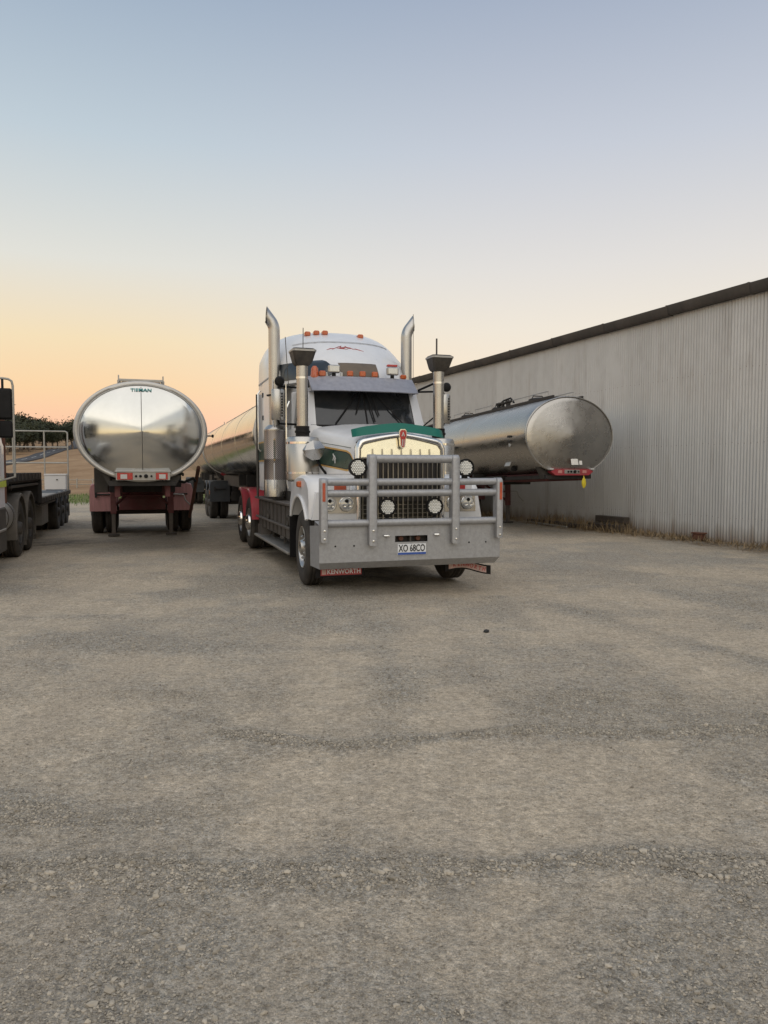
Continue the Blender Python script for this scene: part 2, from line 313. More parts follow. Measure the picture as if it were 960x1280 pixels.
def ground_mat():
    m = bpy.data.materials.new('gravel yard and paddock'); m.use_nodes = True; t = m.node_tree; n = t.nodes.new; l = t.links.new; b = t.nodes['Principled BSDF']
    b.inputs['Specular IOR Level'].default_value = .25; b.inputs['Roughness'].default_value = .93
    g = n('ShaderNodeNewGeometry')
    def att(k): a = n('ShaderNodeAttribute'); a.attribute_name = k; return a.outputs['Fac']
    def noise(sc, det=5, ro=.6, st=None, rz=0):
        z = n('ShaderNodeTexNoise'); z.inputs['Scale'].default_value = sc; z.inputs['Detail'].default_value = det; z.inputs['Roughness'].default_value = ro
        if st:
            mp = n('ShaderNodeMapping'); mp.vector_type = 'POINT'; mp.inputs['Scale'].default_value = st; mp.inputs['Rotation'].default_value = (0, 0, rz); l(g.outputs['Position'], mp.inputs[0]); l(mp.outputs[0], z.inputs[0])
        else: l(g.outputs['Position'], z.inputs[0])
        return z.outputs[0]
    def mr(s, a, bb, c=0, d=1): r = n('ShaderNodeMapRange'); l(s, r.inputs[0]); r.inputs[1].default_value = a; r.inputs[2].default_value = bb; r.inputs[3].default_value = c; r.inputs[4].default_value = d; return r.outputs[0]
    def mx(f, a, bb, blend='MIX'):
        x = n('ShaderNodeMix'); x.data_type = 'RGBA'; x.blend_type = blend
        for s_, i in ((f, 0), (a, 6), (bb, 7)):
            if isinstance(s_, (int, float)): x.inputs[i].default_value = s_
            elif isinstance(s_, tuple): x.inputs[i].default_value = (*s_, 1)
            else: l(s_, x.inputs[i])
        return x.outputs[2]
    def mul(a, bb): x = n('ShaderNodeMath'); x.operation = 'MULTIPLY'; l(a, x.inputs[0]); (l(bb, x.inputs[1]) if not isinstance(bb, float) else setattr(x.inputs[1], 'default_value', bb)); return x.outputs[0]
    vo = n('ShaderNodeTexVoronoi'); vo.inputs['Scale'].default_value = 70; l(g.outputs['Position'], vo.inputs['Vector'])
    vo2 = n('ShaderNodeTexVoronoi'); vo2.inputs['Scale'].default_value = 26; l(g.outputs['Position'], vo2.inputs['Vector'])
    cellv = n('ShaderNodeSeparateXYZ'); l(vo.outputs['Color'], cellv.inputs[0]); cellv2 = n('ShaderNodeSeparateXYZ'); l(vo2.outputs['Color'], cellv2.inputs[0])
    dust = mr(att('dust'), .22, .78)
    stone = mx(mr(cellv.outputs[0], 0, 1), (.19, .172, .142), (.50, .455, .385))
    stone = mx(mul(mr(cellv2.outputs[1], .55, 1), .7), stone, (.47, .425, .36))
    stone = mx(mr(noise(1.1), .35, .7, 0, .5), stone, (.33, .298, .25))
    dcol = mx(mr(noise(3.5, 6, .65), .3, .7), (.46, .378, .275), (.57, .473, .352))
    fine0 = mr(noise(150, 4, .75), .32, .68, .62, 1.38); fine1 = mr(noise(38, 5, .75), .32, .68, .70, 1.3); fine2 = mr(noise(15, 7, .85), .34, .66, .74, 1.24); fine = mul(mul(fine0, fine1), fine2)
    spread = mr(noise(5, 8, .8), .35, .68, -.5, .5)
    ad_ = n('ShaderNodeMath'); ad_.operation = 'ADD'; ad_.use_clamp = True; l(dust, ad_.inputs[0]); l(spread, ad_.inputs[1])
    yard = mx(mr(ad_.outputs[0], 0, 1, .05, .82), stone, dcol)
    streak = mr(noise(1.0, 7, .72, (2.4, .35, 1), -.30), .42, .66, 0, .5)
    yard = mx(streak, yard, (.37, .31, .24))
    v = n('ShaderNodeVectorMath'); v.operation = 'SCALE'; l(yard, v.inputs[0]); l(fine, v.inputs['Scale']); yard = v.outputs[0]
    field = mx(mr(noise(.25, 6, .65, (1, .35, 1)), .35, .65), (.27, .165, .085), (.40, .265, .15))
    field = mx(mr(noise(2.5, 5, .7, (1, .3, 1)), .45, .75, 0, .6), field, (.24, .15, .09))
    green = mx(mr(noise(.8, 6, .7), .35, .65), (.09, .14, .03), (.22, .19, .085))
    c = mx(att('green'), yard, green); c = mx(att('field'), c, field)
    c = mx(mul(att('edge'), mr(noise(1.8, 6, .7), .35, .6)), c, (.15, .105, .06))
    c = mx(mul(att('dark_patch'), mr(noise(2.2, 6, .7), .3, .6)), c, (.055, .048, .04))
    l(c, b.inputs['Base Color'])
    hh = n('ShaderNodeMath'); hh.operation = 'ADD'; l(mul(mr(vo.outputs['Distance'], 0, .6, 1, 0), .35), hh.inputs[0]); l(mul(mr(vo2.outputs['Distance'], 0, .6, 1, 0), .5), hh.inputs[1])
    h2 = n('ShaderNodeMath'); h2.operation = 'ADD'; l(hh.outputs[0], h2.inputs[0]); l(mul(noise(45, 5, .7), .9), h2.inputs[1])
    bp = n('ShaderNodeBump'); bp.inputs['Distance'].default_value = .02; l(h2.outputs[0], bp.inputs['Height'])
    l(mr(dust, 0, 1, 1.0, .7), bp.inputs['Strength']); l(bp.outputs[0], b.inputs['Normal'])
    return m
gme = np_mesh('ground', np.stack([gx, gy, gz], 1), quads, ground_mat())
uu = -.35 * gx + .94 * gy + (fbm(gx, gy, .15, 31, 3) - .5) * 5
SHA = radians(21.5); SH0 = np.array([8.01, 15.63]); shd = np.array([-sin(SHA), cos(SHA)]); shr = np.array([cos(SHA), sin(SHA)])
wd_ = (gx - SH0[0]) * shr[0] + (gy - SH0[1]) * shr[1]; wl_ = (gx - SH0[0]) * shd[0] + (gy - SH0[1]) * shd[1]
dark_patch = np.zeros_like(gx)  # round darker ground patches beneath and beside the vehicles
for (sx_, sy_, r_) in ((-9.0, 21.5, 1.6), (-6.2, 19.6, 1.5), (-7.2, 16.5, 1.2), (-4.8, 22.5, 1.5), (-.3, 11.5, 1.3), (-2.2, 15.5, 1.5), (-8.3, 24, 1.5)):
    dark_patch = np.maximum(dark_patch, .75 * np.exp(-((gx - sx_) ** 2 + (gy - sy_) ** 2) / r_ ** 2))
for nm, a in (('dust', dm), ('green', sm((uu - 38) / 4)), ('field', sm((uu - 50) / 6)), ('edge', np.exp(-((wd_ + .35) / .75) ** 2) * (np.abs(wl_) < 22)), ('dark_patch', dark_patch)):
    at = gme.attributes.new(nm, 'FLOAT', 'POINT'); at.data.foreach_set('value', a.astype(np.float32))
tag(link('ground', gme), kind='structure')
def gh(x, y, m=None):      # ground height near the camera
    x = np.asarray(x, float); y = np.asarray(y, float)
    nr = np.exp(-np.maximum(0, np.hypot(x, y) - 20) / 15)
    return terr(x, y) + nr * ((fbm(x, y, .5, 21, 3) - .5) * .05 + (.5 - (dustmask(x, y) if m is None else m)) * .022 + (fbm(x, y, 6, 23, 2) - .5) * .012) - nr * .006

# loose gravel
def icosa():
    p = (1 + 5 ** .5) / 2
    v = np.array([(-1, p, 0), (1, p, 0), (-1, -p, 0), (1, -p, 0), (0, -1, p), (0, 1, p), (0, -1, -p), (0, 1, -p), (p, 0, -1), (p, 0, 1), (-p, 0, -1), (-p, 0, 1)], float)
    f = np.array([(0, 11, 5), (0, 5, 1), (0, 1, 7), (0, 7, 10), (0, 10, 11), (1, 5, 9), (5, 11, 4), (11, 10, 2), (10, 7, 6), (7, 1, 8), (3, 9, 4), (3, 4, 2), (3, 2, 6), (3, 6, 8), (3, 8, 9), (4, 9, 5), (2, 4, 11), (6, 2, 10), (8, 6, 7), (9, 8, 1)])
    return v / np.linalg.norm(v[0]), f
OCT = (np.array([(1, 0, 0), (-1, 0, 0), (0, 1, 0), (0, -1, 0), (0, 0, 1), (0, 0, -1)], float), np.array([(4, 0, 2), (4, 2, 1), (4, 1, 3), (4, 3, 0), (5, 2, 0), (5, 1, 2), (5, 3, 1), (5, 0, 3)]))
def stones(shape, n, x0, x1, y0, y1, smin, smax, power, clump=2.0):
    px = rng.uniform(x0, x1, n * 2); py = y0 + (y1 - y0) * rng.random(n * 2) ** power
    m_ = dustmask(px, py); keep = rng.random(n * 2) < (1 - m_) ** clump + .05
    px = px[keep][:n]; py = py[keep][:n]; m_ = m_[keep][:n]; k = len(px)
    s_ = smin * (smax / smin) ** (rng.random(k) ** 2.6); s_ *= (1.3 - .6 * m_)
    V, F = shape; nv = len(V); a = rng.uniform(0, 2 * pi, k); ca, sa = np.cos(a), np.sin(a)
    V = V[None] * (1 + rng.uniform(-.3, .3, (k, nv, 1)))
    V = V * np.stack([rng.uniform(.8, 1.3, k), rng.uniform(.7, 1.0, k), rng.uniform(.5, .8, k)], 1)[:, None] * s_[:, None, None]
    tl = rng.uniform(-.5, .5, k); y2 = V[..., 1] * np.cos(tl)[:, None] - V[..., 2] * np.sin(tl)[:, None]; z2 = V[..., 1] * np.sin(tl)[:, None] + V[..., 2] * np.cos(tl)[:, None]
    X = V[..., 0] * ca[:, None] - y2 * sa[:, None] + px[:, None]; Y = V[..., 0] * sa[:, None] + y2 * ca[:, None] + py[:, None]
    Z = z2 + (gh(px, py, m_) + s_ * .22)[:, None]
    return np.stack([X, Y, Z], 2).reshape(-1, 3), (F[None] + nv * np.arange(k)[:, None, None]).reshape(-1, 3)
def gravel_mat():
    m = M('loose gravel', (.37, .33, .27), .9, 0, .25, 9, ((.46, .39, .295), .4, 11), spec=.25)
    t = m.node_tree; n = t.nodes.new; l = t.links.new; b = t.nodes['Principled BSDF']
    g = n('ShaderNodeNewGeometry'); r = n('ShaderNodeMapRange'); l(g.outputs['Random Per Island'], r.inputs[0]); r.inputs[3].default_value = .55; r.inputs[4].default_value = 1.2
    old = b.inputs['Base Color'].links[0].from_socket; v = n('ShaderNodeVectorMath'); v.operation = 'SCALE'; l(old, v.inputs[0]); l(r.outputs[0], v.inputs['Scale']); l(v.outputs[0], b.inputs['Base Color']); return m
Vs, Fs = [], []; off = 0
for a_ in ((OCT, 165000, -3.1, 3.1, 1.7, 5.4, .0022, .0075, 1.0, 1.8), (icosa(), 13000, -3.1, 3.1, 1.7, 5.2, .004, .0135, 1.0, 4.5), (OCT, 60000, -6.5, 6.5, 5.2, 12, .004, .010, 1.35, 1.5), (icosa(), 220, -3.2, 3.2, 1.8, 6, .009, .015, 1.0, 4)):
    v_, f_ = stones(*a_); Vs.append(v_); Fs.append(f_ + off); off += len(v_)
tag(link('gravel', np_mesh('gravel', np.concatenate(Vs), np.concatenate(Fs), gravel_mat(), False)), 'loose grey gravel scattered over the dusty yard', 'gravel', kind='stuff')

# ------------------------------------------------------------------ road, paddock fence, trees
def road_part(name, a0, a1, c0, c1, lift, mat, parent=None, n=40):
    P = [(-62, 60), (-63, 90), (-65.5, 118), (-69.5, 142), (-77, 172), (-86, 202), (-99, 245), (-120, 300)]
    P = np.array(P, float); t = np.linspace(0, len(P) - 1, n * (len(P) - 1) + 1)
    X = np.interp(t, range(len(P)), P[:, 0]); Y = np.interp(t, range(len(P)), P[:, 1])
    k = np.ones(31) / 31; Xs = np.convolve(np.pad(X, 15, 'edge'), k, 'valid'); Ys = np.convolve(np.pad(Y, 15, 'edge'), k, 'valid')
    L = np.concatenate([[0], np.cumsum(np.hypot(np.diff(Xs), np.diff(Ys)))])
    tx = np.gradient(Xs); ty = np.gradient(Ys); q = np.hypot(tx, ty); nx_, ny_ = ty / q, -tx / q
    s_ = np.linspace(max(a0, L[0]), min(a1, L[-1]), max(2, int((a1 - a0) / 1.5) + 2))
    g = G(); vs = []
    zc = np.interp(s_, L, terr(Xs, Ys) + .22)
    for c in (c0, c1):
        x = np.interp(s_, L, Xs + nx_ * c); y = np.interp(s_, L, Ys + ny_ * c); vs += list(zip(x, y, zc + lift))
    vs += [(v[0], v[1], v[2] - (.6 if lift < .03 else .01)) for v in vs]
    m = len(s_); fs = []
    for i in range(m - 1):
        fs += [(i, i + 1, m + i + 1, m + i), (i, 2 * m + i, 2 * m + i + 1, i + 1), (m + i, m + i + 1, 3 * m + i + 1, 3 * m + i)]
    return g.add(vs, fs).build(name, mat, parent)
asph = M('asphalt', (.055, .055, .06), .85, 0, .2, 2); rpaint = M('road paint', (.6, .6, .58), .7, 0, .2, 3)
tag(road_part('road', 0, 260, -1.9, 1.9, 0, asph), kind='structure')
for k in range(12): road_part('road_marking', 40 + k * 9, 45 + k * 9, -.08, .08, .04, rpaint, bpy.data.objects['road'])

fe = thing('rail_fence', 'low pale post and rail fence across the brown paddock', 'fence', (0, 0, 0))
postm = G().b2((-.05, -.05, -.3), (.05, .05, .78)).mesh('post', galv)
fx = np.arange(-34, -4, 1.25); fy = 61 + .10 * (fx + 34)
for x, y in zip(fx, fy): link('post', postm, fe, (x, y, float(terr(x, y))))
for h in (.3, .66):
    G().tube([(x, y + .06, float(terr(x, y)) + h) for x, y in zip(fx, fy)], .028, 6).build('rail', galv, fe)

leafm = M('gum foliage', (.034, .040, .017), .75, 0, .45, .8)
leafm2 = M('dry gum foliage', (.05, .047, .022), .75, 0, .4, .8)
def tree_meshes(seed, h, spread, lm):
    r = random.Random(seed); tr = G(); tips = []
    def limb(p, d, ln, ra, lv):
        pts = [p]; rs = [ra]; q = Vector(p); d = Vector(d)
        for k in range(4):
            d = (d + Vector((r.uniform(-.22, .22), r.uniform(-.22, .22), r.uniform(-.02, .16)))).normalized(); q = q + d * ln / 4; pts.append(q.copy()); rs.append(ra * (1 - .16 * (k + 1)))
        tr.tube(pts, rs, 7 if lv < 2 else 5)
        if lv >= 2 or (lv == 1 and r.random() < .3): tips.append(q.copy())
        if lv < 3:
            for _ in range(3 if lv else r.choice((3, 4, 5))):
                a = r.uniform(0, 2 * pi); e = r.uniform(.45, 1.05)
                nd = (d * e + Vector((cos(a), sin(a), r.uniform(0, .35))) * spread).normalized()
                i = r.choice((2, 3, 4)) if lv else r.choice((3, 4)); limb(pts[i], nd, ln * r.uniform(.55, .78), rs[i] * .62, lv + 1)
    limb(Vector((0, 0, -.3)), (r.uniform(-.1, .1), r.uniform(-.1, .1), 1), h * .25, h * .024, 0)
    vs = []
    for t in tips:
        cr = r.uniform(.7, 1.45) * h / 11
        for _ in range(60):
            o = Vector((r.gauss(0, 1), r.gauss(0, 1), r.gauss(-.35, .75))) * cr * .62; c = t + o
            a = Vector((r.gauss(0, 1), r.gauss(0, 1), r.gauss(0, 1))).normalized(); b_ = a.orthogonal().normalized(); sz = r.uniform(.10, .24) * h / 11
            a *= sz * 1.6; b_ *= sz * .55
            vs.append([c - a, c + b_, c + a, c - b_])
    lf = G(); lf.add([p for q in vs for p in q], [(4 * i, 4 * i + 1, 4 * i + 2, 4 * i + 3) for i in range(len(vs))])
    me = bpy.data.meshes.new('crown'); me.from_pydata(lf.v, [], lf.f); me.materials.append(lm)
    return tr.mesh('trunk', bark), me
TV = [tree_meshes(101, 11, .75, leafm), tree_meshes(205, 10, .95, leafm), tree_meshes(333, 12, .65, leafm2), tree_meshes(478, 8.5, 1.0, leafm)]
def tree(px, D, k, sc, label, rz):
    x = (px - 480) / 940 * D; y = D
    t = thing('gum_tree', label, 'tree', (x, y, float(terr(x, y))), rz, 'gum trees along the far road')
    link('trunk', TV[k][0], t); link('crown', TV[k][1], t); t.scale = (sc, sc, sc)
ROW = 'dark gum tree in the belt beyond the road, behind the pipe gate'
for i, (px, D, k, sc) in enumerate([(p_, d_ * 1.42, k_, s2 * 1.85) for p_, d_, k_, s2 in [(-70, 118, 0, .8), (-48, 130, 2, .8), (-25, 122, 1, .85), (-6, 135, 0, .8), (6, 126, 3, .85), (17, 140, 1, .8), (28, 132, 0, .70), (36, 146, 2, .66), (45, 138, 1, .78), (53, 150, 3, .9), (60, 143, 0, .66), (67, 158, 1, .72), (73, 150, 3, .8), (22, 155, 2, .78), (50, 168, 0, .8), (38, 128, 3, .62), (10, 118, 3, .7), (66, 136, 3, .55), (0, 124, 3, .9), (14, 130, 0, .95), (25, 126, 3, .8), (31, 142, 1, .9), (-14, 128, 2, .95), (42, 140, 3, .75), (56, 142, 3, .6)]]):
    tree(px, D, k, sc, ROW if px > 0 else 'dark gum tree at the left end of the belt, behind the parked truck', i * 1.7)
tree(92, 215, 1, 1.62, 'round gum tree whose crown shows just left of the polished tank end', .4)
tree(102, 220, 0, 1.55, 'gum tree mostly hidden behind the polished tank end', 2.2)
tree(84, 232, 3, 1.2, 'small pale gum tree in the gap right of the belt', 1.2)

for i, (x, y, k, sc) in enumerate([(-34, -38, 0, .9), (-26, -46, 1, 1.0), (33, -30, 2, .9), (40, -40, 1, 1.0), (28, -52, 3, .9)]):
    t = thing('gum_tree', 'gum tree behind the camera, mirrored in the polished tank end', 'tree', (x, y, 0), i * 2.1, 'gum trees mirrored in the tank end'); link('trunk', TV[k][0], t); link('crown', TV[k][1], t); t.scale = (sc, sc, sc)
# ------------------------------------------------------------------ shed
def shed_mat():
    m = M('galvanised corrugated iron', (.575, .575, .565), .46, .35, .10, .7, ((.33, .30, .26), .45, .5), rvar=.08, obj_rand=.07, stretch=(1, 1, .3))
    t = m.node_tree; n = t.nodes.new; l = t.links.new; b = t.nodes['Principled BSDF']
    c = n('ShaderNodeNewGeometry'); mp = n('ShaderNodeMapping'); mp.inputs['Scale'].default_value = (3.5, 3.5, .35); l(c.outputs['Position'], mp.inputs[0])
    z = n('ShaderNodeTexNoise'); z.inputs['Scale'].default_value = 1; z.inputs['Detail'].default_value = 7; z.inputs['Roughness'].default_value = .7; l(mp.outputs[0], z.inputs[0])
    r = n('ShaderNodeMapRange'); l(z.outputs[0], r.inputs[0]); r.inputs[1].default_value = .54; r.inputs[2].default_value = .80; r.inputs[4].default_value = .45
    old = b.inputs['Base Color'].links[0].from_socket; x = n('ShaderNodeMix'); x.data_type = 'RGBA'; l(r.outputs[0], x.inputs[0]); l(old, x.inputs[6]); x.inputs[7].default_value = (.20, .15, .11, 1)
    # splashed soil along the foot of the sheets
    s = n('ShaderNodeSeparateXYZ'); l(c.outputs['Position'], s.inputs[0]); q = n('ShaderNodeMath'); q.operation = 'MULTIPLY_ADD'; l(z.outputs[0], q.inputs[0]); q.inputs[1].default_value = -.9; l(s.outputs[2], q.inputs[2])
    r2 = n('ShaderNodeMapRange'); l(q.outputs[0], r2.inputs[0]); r2.inputs[1].default_value = -.42; r2.inputs[2].default_value = -.05; r2.inputs[3].default_value = .8; r2.inputs[4].default_value = 0
    y = n('ShaderNodeMix'); y.data_type = 'RGBA'; l(r2.outputs[0], y.inputs[0]); l(x.outputs[2], y.inputs[6]); y.inputs[7].default_value = (.22, .165, .12, 1)
    l(y.outputs[2], b.inputs['Base Color']); return m
iron = shed_mat()
SHZ = 5.33
shed = thing('corrugated_shed', 'long galvanised corrugated iron shed wall with dark gutter on the right', 'shed', (SH0[0], SH0[1], 0), SHA)   # local y runs along the wall, x into the shed
PW = .84; nwv = 10
g = G(); seg = 8 * nwv; vs = []
for z in (-.12, SHZ):
    for i in range(seg + 5):
        s_ = i / seg * PW; vs.append((.0135 * cos(2 * pi * s_ / .084) - (.0025 if i > seg else 0), s_, z))
k_ = seg + 5
vs += [(x + .004, y, z) for x, y, z in vs]
fs = [(i, i + 1, k_ + i + 1, k_ + i) for i in range(k_ - 1)] + [(2 * k_ + i, 3 * k_ + i, 3 * k_ + i + 1, 2 * k_ + i + 1) for i in range(k_ - 1)]
fs += [(0, k_, 3 * k_, 2 * k_), (k_ - 1, 3 * k_ - 1, 4 * k_ - 1, 2 * k_ - 1)]
sheet = g.add(vs, fs).mesh('wall_sheet', iron, 80)
Y0, Y1 = -14, 19.4; nsh = int((Y1 - Y0) / PW)
for i in range(nsh):
    o = link('wall_sheet', sheet, shed, (random.uniform(-.002, .002) - (i % 2) * .001, Y0 + i * PW, random.uniform(-.015, .015)), (0, random.uniform(-.0008, .0008), 0))
Y1 = Y0 + nsh * PW
nail = G()
for zr in (.55, 2.2, 3.8):
    for i in range(nsh * 5):
        y = Y0 + .042 + i * .168; nail.lathe((-.013, y, zr + random.uniform(-.02, .02)), (-1, 0, 0), [(0, .008), (.005, .006)], 6)
tag(nail.build('roofing_screw', rust, shed), kind='stuff')
gut = G().prism([(-.15, 5.31), (-.18, 5.35), (-.20, 5.50), (-.205, 5.53), (-.18, 5.54), (-.17, 5.50), (-.02, 5.36), (-.02, 5.31)], lambda x, z: (x, 0, z), lambda x, z: (x, 2.39, z)).mesh('gutter_section', gutterm)
gj = G().prism([(-.157, 5.302), (-.188, 5.345), (-.213, 5.543), (-.012, 5.543), (-.012, 5.302)], lambda x, z: (x, 0, z), lambda x, z: (x, .05, z)).mesh('gutter_joint', gutterm)
for i in range(14):
    y = -13.9 + i * 2.4
    link('gutter_section', gut, shed, (0, y, random.uniform(-.008, .008))); link('gutter_joint', gj, shed, (0, y - .03, 0))
rf = G(); vs = []
for (x, z) in ((-.10, 5.55), (7, 7.0), (14, 5.55)): vs += [(x, -14.3, z), (x, Y1 + .5, z)]
vs += [(x, y, z - .05) for x, y, z in vs]
rf.add(vs, [(0, 1, 3, 2), (2, 3, 5, 4), (6, 8, 9, 7), (8, 10, 11, 9), (0, 2, 8, 6), (2, 4, 10, 8), (1, 7, 9, 3), (3, 9, 11, 5), (0, 6, 7, 1), (4, 5, 11, 10)]).build('roof', M('roof iron', (.25, .245, .235), .5, .5, .15, .6), shed)
for y in (Y0 + .05, Y1 - .05):
    G().prism([(.03, -.1), (.03, 5.33), (7, 6.85), (13.9, 5.33), (13.9, -.1)], lambda x, z: (x, y - .04, z), lambda x, z: (x, y + .04, z)).build('end_wall', iron, shed)
G().b2((13.9, Y0, -.1), (13.95, Y1, 5.4)).build('back_wall', iron, shed)
G().tube([(-.12, Y1 - .1, 5.34), (-.12, Y1 - .1, 5.2), (-.03, Y1 - .1, 5.0), (-.055, Y1 - .1, 4.85), (-.055, Y1 - .1, .1)], .045, 10).build('downpipe', galv, shed)
G().b2((-.025, Y1 - .06, -.1), (.03, Y1 + .02, 5.32)).build('corner_flashing', galv, shed)
# dry grass and straw along the foot of the wall
def SW(l, d): return np.array([SH0[0], SH0[1]]) + shd * l - shr * d
vs = []; fs = []
def blade(x, y, z, h, lean, w, a):
    dx, dy = cos(a), sin(a); o = len(vs)
    vs.extend([(x - dy * w, y + dx * w, z), (x + dy * w, y - dx * w, z), (x + dx * lean * .5 + dy * w * .7, y + dy * lean * .5 - dx * w * .7, z + h * .65), (x + dx * lean * .5 - dy * w * .7, y + dy * lean * .5 + dx * w * .7, z + h * .65), (x + dx * lean, y + dy * lean, z + h)])
    fs.extend([(o, o + 1, o + 2, o + 3), (o + 3, o + 2, o + 4)])
for i in range(12000):
    l_ = random.uniform(-8, 18.5); cl = float(vnoise(l_, 0, .9, 41))
    if random.random() > .15 + cl * (1 if l_ > 1 else .7): continue
    d_ = abs(random.gauss(.05, .38)); x, y = SW(l_, d_ + .02); h = random.uniform(.05, .26) * (.4 + cl) * (1.15 if l_ > 4 else .65); fl = random.random() < .45
    blade(x, y, float(terr(x, y)) + .0, h * (.3 if fl else 1), random.uniform(.05, .26), random.uniform(.004, .009), random.uniform(0, 2 * pi))
dryg = M('dry grass', (.26, .185, .10), .85, 0, .4, 2)
me = bpy.data.meshes.new('dry_grass'); me.from_pydata(vs, [], fs); me.materials.append(dryg)
tag(link('dry_grass', me), 'dry straw coloured grass along the foot of the shed wall', 'grass', kind='stuff')
vs = []; fs = []
for i in range(9000):
    x = random.uniform(-34, -2); u_ = random.uniform(37, 54); y = (u_ + .35 * x) / .94
    if random.random() > float(fbm(x, y, .5, 51, 2)) * 1.1: continue
    blade(x, y, float(terr(x, y)), random.uniform(.06, .22), random.uniform(.02, .12), random.uniform(.01, .022), random.uniform(0, 2 * pi))
me = bpy.data.meshes.new('green_grass'); me.from_pydata(vs, [], fs); me.materials.append(M('green grass', (.10, .155, .035), .8, 0, .5, 1.0))
tag(link('green_grass', me), 'strip of short green grass between the yard and the paddock', 'grass', kind='stuff')
# clutter against the wall
def plank(l, d, z, size, rz, label, mat=timber, name='timber_plank', rx=0, group='old timber dumped against the shed'):
    x, y = SW(l, d); o = G().box((0, 0, 0), size, .012).build(name, mat, None, (x, y, z), rot=(rx, 0, SHA + rz)); return tag(o, label, 'timber', group)
plank(4.75, .22, .30, (.18, 1.15, .17), .04, 'dark weathered sleeper, topmost of the pile against the shed')
plank(4.85, .32, .09, (.24, 1.35, .17), -.05, 'dark weathered sleeper on the ground under the topmost one')
plank(5.9, .5, .06, (.16, 1.3, .10), .22, 'short dark plank lying on the ground left of the sleeper pile')
plank(7.3, .45, .07, (.13, 2.0, .09), .10, 'long dark plank on the ground furthest left along the shed wall')
plank(7.0, .75, .035, (.05, 2.3, .04), -.10, 'thin pale rail lying in the straw in front of the planks', galv, 'metal_rail')
x, y = SW(1.7, .2); rb = tag(G().box((0, 0, .085), (.16, .26, .15), .02).box((0, 0, .17), (.19, .30, .03), .01).build('rusty_box', rust, None, (x, y, 0), rot=(0, 0, SHA + .2)), 'small rusty metal box at the foot of the shed wall', 'box')
V_, F_ = icosa(); g = G(); g.add([(p[0] * .035 * random.uniform(.8, 1.2), p[1] * .025 * random.uniform(.8, 1.2), p[2] * .02 + .016) for p in V_], [tuple(f) for f in F_])
cx_ = (609 - 480) / 940 * 7.4
tag(g.build('stone', M('dark stone', (.03, .03, .03), .9), None, (cx_, 7.38, float(gh(cx_, 7.38)))), 'single dark stone lying on the bare dust right of centre', 'stone')

# ------------------------------------------------------------------ wheels
TP = [(.03, .295), (.012, .33), (0, .38), (0, .44), (.012, .49), (.035, .518), (.045, .527), (.075, .529), (.078, .515), (.088, .515), (.091, .53), (.118, .53), (.121, .515), (.131, .515), (.134, .53)]
TP = TP + [(.275 - h, r) for h, r in TP[::-1]]
TYRE = G().lathe((0, 0, 0), (1, 0, 0), TP, 56, False).mesh('tyre', rubber, 30)
def rim_mesh(kind):
    g = G()
    if kind == 'alloy':
        g.lathe((0, 0, 0), (1, 0, 0), [(.035, .292), (.018, .296), (.012, .285), (.03, .272), (.075, .262), (.085, .235), (.07, .205), (.055, .175), (.05, .13), (.03, .115), (.01, .10), (-.01, .09), (-.02, .07), (-.022, .0)], 40, False)
        for k in range(10):
            a = 2 * pi * k / 10; g.lathe((.055, .152 * cos(a), .152 * sin(a)), (-1, 0, 0), [(0, .020), (.035, .019), (.045, .010), (.046, 0)], 8)
    else:
        g.lathe((0, 0, 0), (1, 0, 0), [(.035, .292), (.018, .296), (.012, .285), (.05, .272), (.13, .262), (.14, .23), (.10, .17), (.05, .13), (.0, .115), (-.03, .09), (-.04, .0)], 36, False)
        for k in range(10):
            a = 2 * pi * k / 10; g.lathe((.115, .185 * cos(a), .185 * sin(a)), (-1, 0, 0), [(0, .018), (.035, .017), (.036, 0)], 6)
    return g.mesh('wheel', steel if kind == 'alloy' else (alu if kind == 'drive' else darkm), 30)
HOLES = G()
for k in range(10):
    a = 2 * pi * (k + .5) / 10; HOLES.lathe((.068, .222 * cos(a), .222 * sin(a)), (-1, 0, 0), [(0, .024), (.009, .022), (.0095, 0)], 12)
HOLES = HOLES.mesh('hand_hole', black)
RIM = {k: rim_mesh(k) for k in ('alloy', 'drive', 'dark')}
def wheel(parent, side, xo, y, z=.53, kind='drive', dual=True, steer=0):
    o = link('wheel', RIM[kind], parent, (side * xo, y, z), (random.uniform(0, 6), 0, 0) if False else (0, 0, 0))
    o.rotation_euler = (random.uniform(-.8, .8), 0, (0 if side < 0 else pi) + steer)
    link('tyre', TYRE, o)
    if kind == 'alloy': link('hand_hole', HOLES, o)
    if dual: link('tyre', TYRE, o, (.33, 0, 0))
    return o
def guard(parent, side, x0, x1, y, z, R, a0, a1, mat, name='mudguard', n=14, th=.012, flare=0):
    # arc shell; angle measured from +y(back) over the top to -y(front), degrees
    rg = []
    for i in range(n + 1):
        a = radians(a0 + (a1 - a0) * i / n); c, s_ = cos(a), sin(a); e = flare
        rg.append([(side * x0, y + R * c, z + R * s_), (side * (x1 - .02), y + R * c, z + R * s_), (side * x1, y + (R - .02) * c, z + (R - .02) * s_), (side * x1, y + (R - .06) * c, z + (R - .06) * s_),
                   (side * (x1 - th), y + (R - .06) * c, z + (R - .06) * s_), (side * (x1 - .025), y + (R - th) * c, z + (R - th) * s_), (side * x0, y + (R - th) * c, z + (R - th) * s_)])
    return G().loft(rg).build(name, mat, parent)

